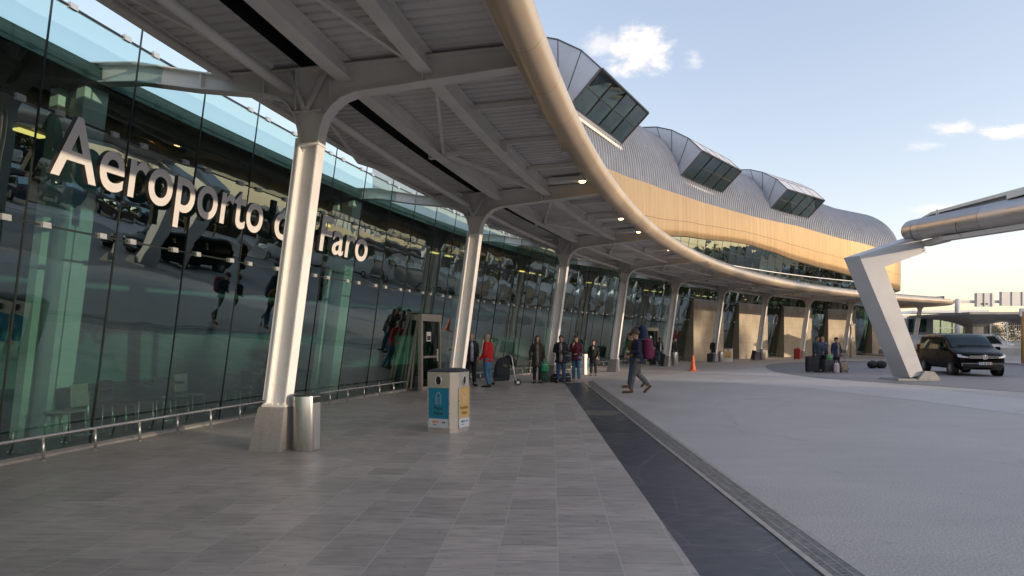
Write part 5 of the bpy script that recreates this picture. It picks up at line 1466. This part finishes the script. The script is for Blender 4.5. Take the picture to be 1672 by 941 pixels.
mb = MB(); mb.box((0, 0, 3.3), (.4, .1, .5), 0, 0, .03); mb.build('sign_plate', M_['deck'], root)
root = empty('mesh_fence', (.800*56, 56, 0), 0, 'white mesh fence panels standing under the gantry', 'fence')
mb = MB()
for k in range(17): mb.beam((-1.0+.18*k, 0, 1.5), (-1.0+.18*k, 0, 3.5), .03, .03)
for z in (1.5, 2.2, 2.9, 3.5): mb.beam((-1.05, 0, z), (1.95, 0, z), .04, .04)
mb.build('mesh', M_['clamp'], root)
mb = MB()
for x in (-1.05, .45, 1.95): mb.beam((x, 0, 0), (x, 0, 3.55), .08, .08)
mb.build('post', M_['white'], root)

# ------------------------------------------------------------------ cars
CW = [pm('white car paint', (.62, .62, .60), .25, 0, .05, 3, coat=.6), pm('silver car paint', (.38, .39, .40), .25, .4, .05, 3, coat=.6), pm('dark blue car paint', (.02, .03, .06), .22, 0, .1, 3, coat=.8), pm('black car paint', (.012, .012, .014), .2, 0, .1, 3, coat=.8), pm('red car paint', (.28, .02, .02), .25, 0, .08, 3, coat=.7), pm('grey car paint', (.13, .135, .14), .25, .3, .08, 3, coat=.6)]
CGL = glass('car glass', (.05, .07, .08), 1.55, .01, 0, 1, .05)
def car_proto(m, kind='car'):
    root = empty('parked_car', (0, 0, 0)); Lc, Wc = 4.2, 1.74
    prof = [(0, .55), (.05, .70), (.9, .88), (1.5, 1.38), (2.2, 1.46), (3.0, 1.42), (3.75, .98), (4.12, .92), (4.2, .6)] if kind == 'car' else [(0, .6), (.1, .95), (.7, 1.1), (1.3, 1.75), (2.0, 1.9), (4.9, 1.88), (5.05, 1.6), (5.1, .6)]
    Lc = prof[-1][0]; mb = MB(); rows = []
    for y, z in prof:
        hw = Wc/2*(.90 if y in (0, Lc) else 1.0); belt = min(.86 if kind == 'car' else 1.05, z-.05)
        half = [(0, .24), (hw*.9, .24), (hw, .45), (hw, .7 if z > .75 else z-.08), (hw*.97, belt), (hw*.80, z-.05), (hw*.5, z), (0, z)]
        rows.append([(x, y, zz) for x, zz in half]+[(-x, y, zz) for x, zz in half[-2:0:-1]])
    mb.loft(rows); mb.build('body', m, root)
    mb = MB()
    zt = 1.36 if kind == 'car' else 1.76; zb = .90 if kind == 'car' else 1.12
    y0, y1 = (1.15, 3.5) if kind == 'car' else (1.1, 2.3)
    for sx in (-1, 1): mb.face([(sx*Wc*.488, y0, zb), (sx*Wc*.488, y1, zb), (sx*Wc*.42, y1-.5 if kind == 'car' else y1, zt), (sx*Wc*.42, y0+.5, zt)])
    mb.face([(-Wc*.44, .98, .95) if kind == 'car' else (-Wc*.44, .74, 1.16), (Wc*.44, .98, .95) if kind == 'car' else (Wc*.44, .74, 1.16), (Wc*.38, 1.44, 1.36) if kind == 'car' else (Wc*.40, 1.22, 1.7), (-Wc*.38, 1.44, 1.36) if kind == 'car' else (-Wc*.40, 1.22, 1.7)])
    if kind == 'car': mb.face([(-Wc*.43, 3.74, 1.01), (Wc*.43, 3.74, 1.01), (Wc*.37, 3.12, 1.40), (-Wc*.37, 3.12, 1.40)])
    for v in mb.bm.verts: v.co += Vector((0, -.012 if v.co.y < 2 else .012, .015))
    mb.build('window', CGL, root, False)
    for y in (.78, Lc-.85):
        for sx in (-1, 1):
            mb = MB(); mb.tube([(sx*(Wc/2-.2), y, .31), (sx*(Wc/2+.01), y, .31)], .31, 18); wl = mb.build('wheel', M_['rubber'], root)
            mb = MB(); mb.tube([(sx*(Wc/2), y, .31), (sx*(Wc/2+.02), y, .31)], .19, 14); mb.build('rim', M_['clamp'], wl)
    for sx in (-1, 1):
        mb = MB(); mb.box((sx*.62, .04, .66), (.3, .06, .12)); mb.build('headlight', CHR, root)
        mb = MB(); mb.box((sx*.66, Lc-.02, .78), (.26, .05, .13)); mb.build('tail_light', REDL, root)
    return root
# ------------------------------------------------------------------ ground: stacked sheets, each a few millimetres above the one below
def sheet(name, pts, z, m, kind='structure'):
    mb = MB(); mb.face([(x, y, z) for x, y in pts]); o = mb.build(name, m, None, False); o['kind'] = kind
    if o.data.polygons[0].normal.z < 0: o.data.flip_normals()
    return o
def terrain_h(x, y):
    az = math.degrees(math.atan2(x, max(y, .01))) if y > .01 else 90+math.degrees(math.atan2(-y, max(x, .01)))
    f = max(0, min(1, (x-44)/60)); f = f*f*(3-2*f)
    g = max(0, min(1, (az-44)/16)); g = g*g*(3-2*g)
    return f*g*10.0
mb = MB()
xs = [-900, -300, -100, -40, 0, 20, 32, 40]+[44+4*i for i in range(26)]+[170, 220, 400, 900]
ysg = [-900, -300, -160]+[-120+5*i for i in range(53)]+[170, 220, 300, 500, 900]
mb.grid([[(x, y, terrain_h(x, y)-.03) for y in ysg] for x in xs]); o = mb.build('ground', M_['land'], None); o['kind'] = 'structure'
# main plaza
sheet('plaza', [(2.0, -30), (42, -30), (42, 18), (60, 40), (75, 110), (-30, 110), (-30, 20), (2.0, 20)], .0, M_['plaza'])
# tiled pavement in front of the glass: up to the slate strip
def strip_x(Y): return 1.27+.036*(Y-4.1) if Y > 4.1 else 1.27+.036*(Y-4.1)
left = [BP.P(s, -16, 0) for s in frange(-16, 14, 3)]
sheet('pavement', [(strip_x(-20), -20), (strip_x(22.4), 22.4)]+[(-2.6, 23.2), (-12, 26)]+[(-40, 26), (-40, -20)], .004, M_['tiles'])
# interior and far pavement under the canopy
mb = MB(); mb.grid([[BP.P(s, -15, .006), BP.P(s, -6, .006), BP.P(s, .9, .006)] for s in frange(14.6, 74, 1.2)]); o = mb.build('far_pavement', M_['band'], None); o['kind'] = 'structure'
# slate strip
sheet('slate_strip', [(strip_x(-20), -20), (2.13-.024*20, -20), (2.13, 4.1), (2.72, 23.0), (strip_x(22.6), 22.6)], .0045, M_['slate'])
# pale concrete bands across the plaza and the dark bend of road
def gpts(l, z): return [(gp(*p).x, gp(*p).y) for p in l]
sheet('concrete_band', gpts([(1005, 620), (1150, 607), (1262, 600), (1275, 606), (1335, 617), (1440, 627), (1560, 640), (1780, 664), (1780, 690), (1672, 678), (1500, 655), (1417, 645.5), (1321, 634), (1190, 626), (1090, 624)], 0), .004, M_['band'])
cv = [(1249, 598), (1252, 602), (1262, 607), (1290, 612), (1340, 618.5), (1400, 622), (1470, 627), (1560, 633), (1672, 641), (1900, 660)]
sheet('road', gpts(cv+[(2300, 640), (1990, 605), (1680, 592), (1500, 589.5), (1420, 589), (1330, 590.5), (1275, 593), (1256, 595.5)], 0), .008, M_['road'])
# raised island with kerb beyond the road
isl = [(31.2, 36.2), (60, 30), (75, 60), (70, 100), (40, 100), (36, 60)]
mb = MB(); mb.prism(isl, 0.0, .14); o = mb.build('traffic_island', M_['band'], None); o['kind'] = 'structure'
# car park on the rising ground
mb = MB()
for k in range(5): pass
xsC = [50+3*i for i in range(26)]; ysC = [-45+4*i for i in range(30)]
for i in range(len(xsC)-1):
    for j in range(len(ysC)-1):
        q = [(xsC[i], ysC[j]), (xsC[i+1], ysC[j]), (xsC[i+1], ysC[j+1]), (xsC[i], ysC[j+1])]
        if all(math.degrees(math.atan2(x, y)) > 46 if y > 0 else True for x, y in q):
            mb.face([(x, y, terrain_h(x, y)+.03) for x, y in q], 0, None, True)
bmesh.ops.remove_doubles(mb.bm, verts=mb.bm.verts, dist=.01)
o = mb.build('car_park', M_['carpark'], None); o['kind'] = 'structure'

# ------------------------------------------------------------------ slotted drain
root = empty('drain_channel', (2.3, 8, 0), 0, 'long slotted iron drain between slate strip and plaza', 'drain')
xl = lambda Y: 2.13+.0305*(Y-4.1); xr = lambda Y: 2.395+.036*(Y-4.1)
IRON = pm('worn cast iron', (.25, .24, .23), .42, .4, .35, 14, .15, 90); PITM = pm('drain pit', (.006, .006, .006), .9)
mb = MB(); ys_ = [2.0+.5*i for i in range(44)]
mb.grid([[(xl(y)-8e-3+.02, y-8, .006), (xr(y)-2.3*0-.0, y-8, .006)] for y in ys_], 0, None, False)
for v in mb.bm.verts: v.co.x -= 2.3
mb.build('pit', PITM, root)
mb = MB()
for f, w in ((xl, -1), (xr, 1)):
    mb.grid([[(f(y)-2.3-.028, y-8, .004), (f(y)-2.3-.026, y-8, .016), (f(y)-2.3+.026, y-8, .016), (f(y)-2.3+.028, y-8, .004)] for y in ys_], 0, None, False)
mb.build('frame', pm('pale steel edge', (.40, .36, .32), .4, .5, .2, 8), root)
mb = MB(); y = 2.0
while y < 23.4:
    a, b = xl(y)-2.3+.026, xr(y)-2.3-.026
    st = .030 if y < 9 else .06
    mb.box(((a+b)/2, y-8, .010), (b-a, st*.52, .010), R(-14)); y += st
for q in (.33, .66):
    mb.grid([[(lab(xl(y), xr(y), q)-2.3-.009, y-8, .0165), (lab(xl(y), xr(y), q)-2.3+.009, y-8, .0165)] for y in ys_], 0, None, False)
mb.build('grate', IRON, root)

# ------------------------------------------------------------------ trees
LEAF = []
for nm, a, b in (('green leaves', (.060, .062, .012), (.135, .120, .022)), ('yellow green leaves', (.10, .085, .015), (.22, .165, .03))):
    m, nt, bs = newmat(nm); oi = N(nt, 'ShaderNodeObjectInfo'); p = coord(nt)
    c = ramp(nt, noise(nt, p, 1.1, 4), [(.3, a), (.7, b)]); L(nt, c, bs.inputs['Base Color']); bs.inputs['Roughness'].default_value = .6
    tl = N(nt, 'ShaderNodeBsdfTranslucent'); L(nt, c, tl.inputs['Color']); mx = N(nt, 'ShaderNodeMixShader'); mx.inputs[0].default_value = .5
    L(nt, bs.outputs[0], mx.inputs[1]); L(nt, tl.outputs[0], mx.inputs[2]); L(nt, mx.outputs[0], nt.nodes['Material Output'].inputs['Surface']); LEAF.append(m)
BARK = pm('bark', (.11, .075, .05), .9, 0, .3, 6, .4, 30)
def tree_proto(seed, h, rw, leaf, n=2600):
    r = random.Random(seed); root = empty('tree', (0, 0, 0))
    mb = MB(); mb.tube([(0, 0, 0), (.1, .05, h*.25), (-.05, .1, h*.5), (.05, 0, h*.75)], [.24, .18, .12, .05], 9)
    cl = []
    for k in range(16):
        a = r.uniform(0, 6.28); z = h*r.uniform(.34, .92); rr = rw*r.uniform(.35, .95)*(1-.55*abs(z/h-.55))
        c = Vector((rr*math.cos(a), rr*math.sin(a), z)); cl.append((c, r.uniform(.55, 1.1)*rw*.42))
        mb.tube([(0, 0, z*.62), tuple(c*.55+Vector((0, 0, z*.3))), tuple(c)], [.08, .05, .02], 6)
    mb.build('trunk', BARK, root)
    mb = MB()
    for k in range(n):
        c, cr = r.choice(cl); d = Vector((r.gauss(0, 1), r.gauss(0, 1), r.gauss(0, .8))).normalized()*cr*r.uniform(.45, 1.08)
        p = c+d; s_ = r.uniform(.10, .24); t = Vector((r.gauss(0, 1), r.gauss(0, 1), r.gauss(0, 1))).normalized(); u = t.cross(Vector((r.gauss(0, 1), r.gauss(0, 1), r.gauss(0, 1)))).normalized()
        mb.face([p-t*s_-u*s_*.4, p+t*s_*.2-u*s_*.6, p+t*s_, p+t*s_*.1+u*s_*.6])
    mb.build('crown', leaf, root, False); return root
TP = [tree_proto(1, 8.5, 3.2, LEAF[0]), tree_proto(2, 7.0, 3.0, LEAF[1]), tree_proto(3, 10.0, 3.4, LEAF[0])]
used = set()
def place_tree(k, x, y, z, sc, rz, label, group):
    o = TP[k] if k not in used else copy_tree(TP[k]); used.add(k)
    o.location = (x, y, z); o.scale = (sc, sc, sc); o.rotation_euler = (0, 0, rz); tag(o, label, 'tree', group); return o
rt = random.Random(5)
def in_gap(x, y, w):  # corridor cut through the planting to let a sun streak cross the plaza
    dx, dy = math.sin(R(122.0)), math.cos(R(122.0)); return abs((x-18)*dy-(y-21.9)*dx) < w
GT = 'trees on the rise behind the car park'
for i in range(126):
    a = R(43+107*(i//3)/41+rt.uniform(-1.2, 1.2)); d = (rt.uniform(88, 97), rt.uniform(99, 108), rt.uniform(110, 126))[i % 3]
    x, y = d*math.sin(a), d*math.cos(a)
    if in_gap(x, y, 5.2): continue
    place_tree((i*7) % 3, x, y, terrain_h(x, y)-.2, rt.uniform(1.08, 1.4)*(1 if a > R(93) else (.22 if a > R(70) else .40)), rt.uniform(0, 6.28), 'tree on the rise beyond the car park, seen mirrored in the glass', GT)  # sized by bearing: tall ones shade the plaza, low ones admit sun
# leafy screen added out of frame to keep low sun off the plaza
root = empty('shade_hedge', (0, 0, 0), 0, 'long leafy screen added above the car park to keep low sun off the plaza', 'shade_hedge')
mb = MB(); rh = random.Random(11)
for k in range(9000):
    a = R(rh.uniform(42.5, 106)); d = rh.uniform(84.5, 87); x, y = d*math.sin(a), d*math.cos(a)
    if in_gap(x, y, 1.6): continue
    hh = 3.6+.7*math.sin(a*60)+.4*math.sin(a*143); p = Vector((x, y, terrain_h(x, y)+hh*rh.random()**.7)); s_ = rh.uniform(.18, .40)
    t = Vector((rh.gauss(0, 1), rh.gauss(0, 1), rh.gauss(0, 1))).normalized(); u = t.cross(Vector((rh.gauss(0, 1), rh.gauss(0, 1), rh.gauss(0, 1)))).normalized()
    mb.face([p-t*s_-u*s_*.4, p+t*s_*.2-u*s_*.6, p+t*s_, p+t*s_*.1+u*s_*.6])
mb.build('foliage', LEAF[0], root, False)
mb = MB(); arcp = [(86*math.sin(R(42.5+108.5*k/40)), 86*math.cos(R(42.5+108.5*k/40))) for k in range(41)]
mb.loft([[(x*f, y*f, terrain_h(x, y)+z) for f, z in ((.993, -.2), (.993, .9), (1.007, .9), (1.007, -.2))] for x, y in arcp]); mb.build('stems', BARK, root)
GF = 'small trees beyond the mushroom roofs'
for x, y, k, sc, l in ((59.5, 78, 1, .50, 'yellowish tree showing under the nearer mushroom roof'), (64, 82, 1, .52, 'yellowish tree between the mushroom trunks and the fence'), (72, 86, 1, .8, 'yellow-green tree at the right edge behind the ochre pole'), (57.5, 86, 1, .42, 'small yellowish tree behind the roof of the van')):
    place_tree(k, x, y, 0, sc, x, l, GF)
# parked cars: mirrored ones on the rise, a few in view at the right
CP_ = [car_proto(m) for m in CW]; VP_ = car_proto(CW[0], 'van'); usedc = set()
def place_car(k, x, y, z, rz, label, group, van_=False, rx=0):
    key = 'v' if van_ else k; pr = VP_ if van_ else CP_[k]
    o = pr if key not in usedc else copy_tree(pr); usedc.add(key)
    o.location = (x, y, z); o.rotation_euler = (rx, 0, rz); tag(o, label, 'van' if van_ else 'car', group); o.name = 'parked_van' if van_ else 'parked_car'; return o
GC = 'cars in the car park on the rise'
for ri, x in enumerate((52, 59, 66, 73, 80, 87)):
    yy = -36
    while yy < 64:
        yy += rt.choice((2.6, 2.6, 2.7, 5.2, 7.8))
        if math.degrees(math.atan2(x, yy)) < 48 and yy > 0: break
        sl = math.atan((terrain_h(x+1, yy)-terrain_h(x-1, yy))/2)
        place_car(rt.randrange(6), x, yy, terrain_h(x, yy)+.04, R(90)+rt.choice((0, math.pi))*0, 'car parked in a row on the rise, seen mirrored in the glass', GC, rt.random() < .14)
GV = 'vehicles beyond the road'
place_car(0, 35.8, 44.2, .14, R(25), 'white van behind the barrier block at the right', GV, True)
place_car(0, 38.2, 46.5, .14, R(35), 'white car with dark windows parked behind the barrier', GV)
place_car(1, 50.5, 62, .3, R(75), 'pale van under the mushroom roofs behind the black van', GV, True)
place_car(0, 38.4, 51.0, .14, R(70), 'white and yellow minibus whose roof shows above the black van', GV, True)

# ------------------------------------------------------------------ world: evening sky with a few clouds
w = bpy.data.worlds.new('World'); scene.world = w; w.use_nodes = True
nt = w.node_tree; bg = nt.nodes['Background']
SUN_EL, SUN_AZ = 9.0, 122.0     # degrees; azimuth clockwise from +Y
sky = N(nt, 'ShaderNodeTexSky'); sky.sky_type = 'NISHITA'; sky.sun_disc = False; sky.sun_elevation = R(SUN_EL); sky.sun_rotation = R(SUN_AZ)
sky.air_density = 1.0; sky.dust_density = 1.0; sky.ozone_density = 1.5; sky.altitude = 10
g = coord(nt, 'Generated'); sx = N(nt, 'ShaderNodeSeparateXYZ'); L(nt, g, sx.inputs[0])
ysafe = math_(nt, 'MAXIMUM', sx.outputs[1], .02)
u = math_(nt, 'DIVIDE', sx.outputs[0], ysafe); v = math_(nt, 'DIVIDE', sx.outputs[2], ysafe)
cmb = N(nt, 'ShaderNodeCombineXYZ'); L(nt, u, cmb.inputs[0]); L(nt, v, cmb.inputs[1])
nz = noise(nt, mapping(nt, cmb.outputs[0], (1, 1.25, 1)), 17, 9, .60)
nz2 = noise(nt, mapping(nt, cmb.outputs[0], (.6, 2.0, 1), (3, 1, 0)), 24, 9, .66)
total = None
def cloud(px, py, a, b, src, gain, amp, dens):
    global total
    u0, v0 = (px-CXP)/FPX, (HY-py)/FPX
    du = math_(nt, 'DIVIDE', math_(nt, 'SUBTRACT', u, u0), a/FPX); dv = math_(nt, 'DIVIDE', math_(nt, 'SUBTRACT', v, v0), b/FPX)
    d2 = math_(nt, 'SQRT', math_(nt, 'ADD', math_(nt, 'MULTIPLY', du, du), math_(nt, 'MULTIPLY', dv, dv)))
    val = math_(nt, 'ADD', math_(nt, 'SUBTRACT', 1.0, d2), math_(nt, 'MULTIPLY', math_(nt, 'SUBTRACT', src, .5), amp))
    mr = N(nt, 'ShaderNodeMapRange'); mr.interpolation_type = 'SMOOTHSTEP'; L(nt, val, mr.inputs[0]); mr.inputs[1].default_value = .0; mr.inputs[2].default_value = gain
    f = math_(nt, 'MULTIPLY', mr.outputs[0], dens)
    total = f if total is None else math_(nt, 'MAXIMUM', total, f)
cloud(1040, 84, 66, 46, nz, .75, 2.6, .95); cloud(985, 70, 50, 30, nz, .9, 2.6, .5)
cloud(1134, 98, 20, 26, nz2, 1.0, 3.4, .35)
cloud(1556, 210, 48, 15, nz2, 1.0, 3.0, .7); cloud(1648, 214, 62, 17, nz2, .9, 2.6, .8); cloud(1500, 240, 40, 10, nz2, 1.1, 3.0, .4)
cloud(1585, 342, 105, 13, nz, .9, 1.8, .8); cloud(1600, 434, 60, 8, nz2, 1.0, 2.0, .55); cloud(1760, 330, 120, 22, nz, .9, 2.0, .7)
shade = ramp(nt, nz, [(.3, (.80, .74, .74)), (.65, (1.0, .93, .88))])
CLOUD_GAIN = 2.6
mulc = N(nt, 'ShaderNodeVectorMath'); mulc.operation = 'SCALE'; L(nt, shade, mulc.inputs[0]); mulc.inputs['Scale'].default_value = CLOUD_GAIN
gm = N(nt, 'ShaderNodeGamma'); gm.inputs['Gamma'].default_value = .78; L(nt, sky.outputs[0], gm.inputs['Color'])
skyt = mixcol(nt, 1.0, gm.outputs[0], (1.15, .985, .98), 'MULTIPLY')
# gentle shoulder on the brightest part of the sky (c / (1 + 0.06 c))
den = N(nt, 'ShaderNodeVectorMath'); den.operation = 'MULTIPLY_ADD'; L(nt, skyt, den.inputs[0]); den.inputs[1].default_value = (.07, .08, .10); den.inputs[2].default_value = (.93, .93, .90)
dv = N(nt, 'ShaderNodeVectorMath'); dv.operation = 'DIVIDE'; L(nt, skyt, dv.inputs[0]); L(nt, den.outputs[0], dv.inputs[1]); skyc = dv.outputs[0]
fin = mixcol(nt, total, skyc, mulc.outputs[0])
L(nt, fin, bg.inputs['Color']); bg.inputs['Strength'].default_value = .15

sun = bpy.data.lights.new('sun', 'SUN'); sun.energy = .9; sun.angle = R(.6); sun.color = (1.0, .79, .57)
so = bpy.data.objects.new('sun', sun); COL.objects.link(so)
sd = Vector((math.sin(R(SUN_AZ))*math.cos(R(SUN_EL)), math.cos(R(SUN_AZ))*math.cos(R(SUN_EL)), math.sin(R(SUN_EL))))
so.rotation_euler = sd.to_track_quat('Z', 'Y').to_euler(); so.location = (30, 20, 30)

# ------------------------------------------------------------------ camera
cam = bpy.data.cameras.new('camera'); co = bpy.data.objects.new('camera', cam); COL.objects.link(co)
co.location = (0, 0, CAM_H); co.rotation_euler = (R(90), 0, 0)
cam.sensor_width = 36; cam.lens = FPX/1672*36; cam.shift_y = (HY-470.5)/1672; cam.shift_x = 0
cam.clip_start = .05; cam.clip_end = 3000
scene.camera = co
scene.render.engine = 'CYCLES'
cy = scene.cycles; cy.use_denoising = True; cy.max_bounces = 9; cy.transparent_max_bounces = 16; cy.glossy_bounces = 5; cy.diffuse_bounces = 4; cy.transmission_bounces = 4; cy.caustics_reflective = False; cy.caustics_refractive = False; cy.sample_clamp_indirect = 6
scene.view_settings.view_transform = 'Standard'; scene.view_settings.look = 'None'; scene.view_settings.gamma = 1; scene.view_settings.exposure = 1.8
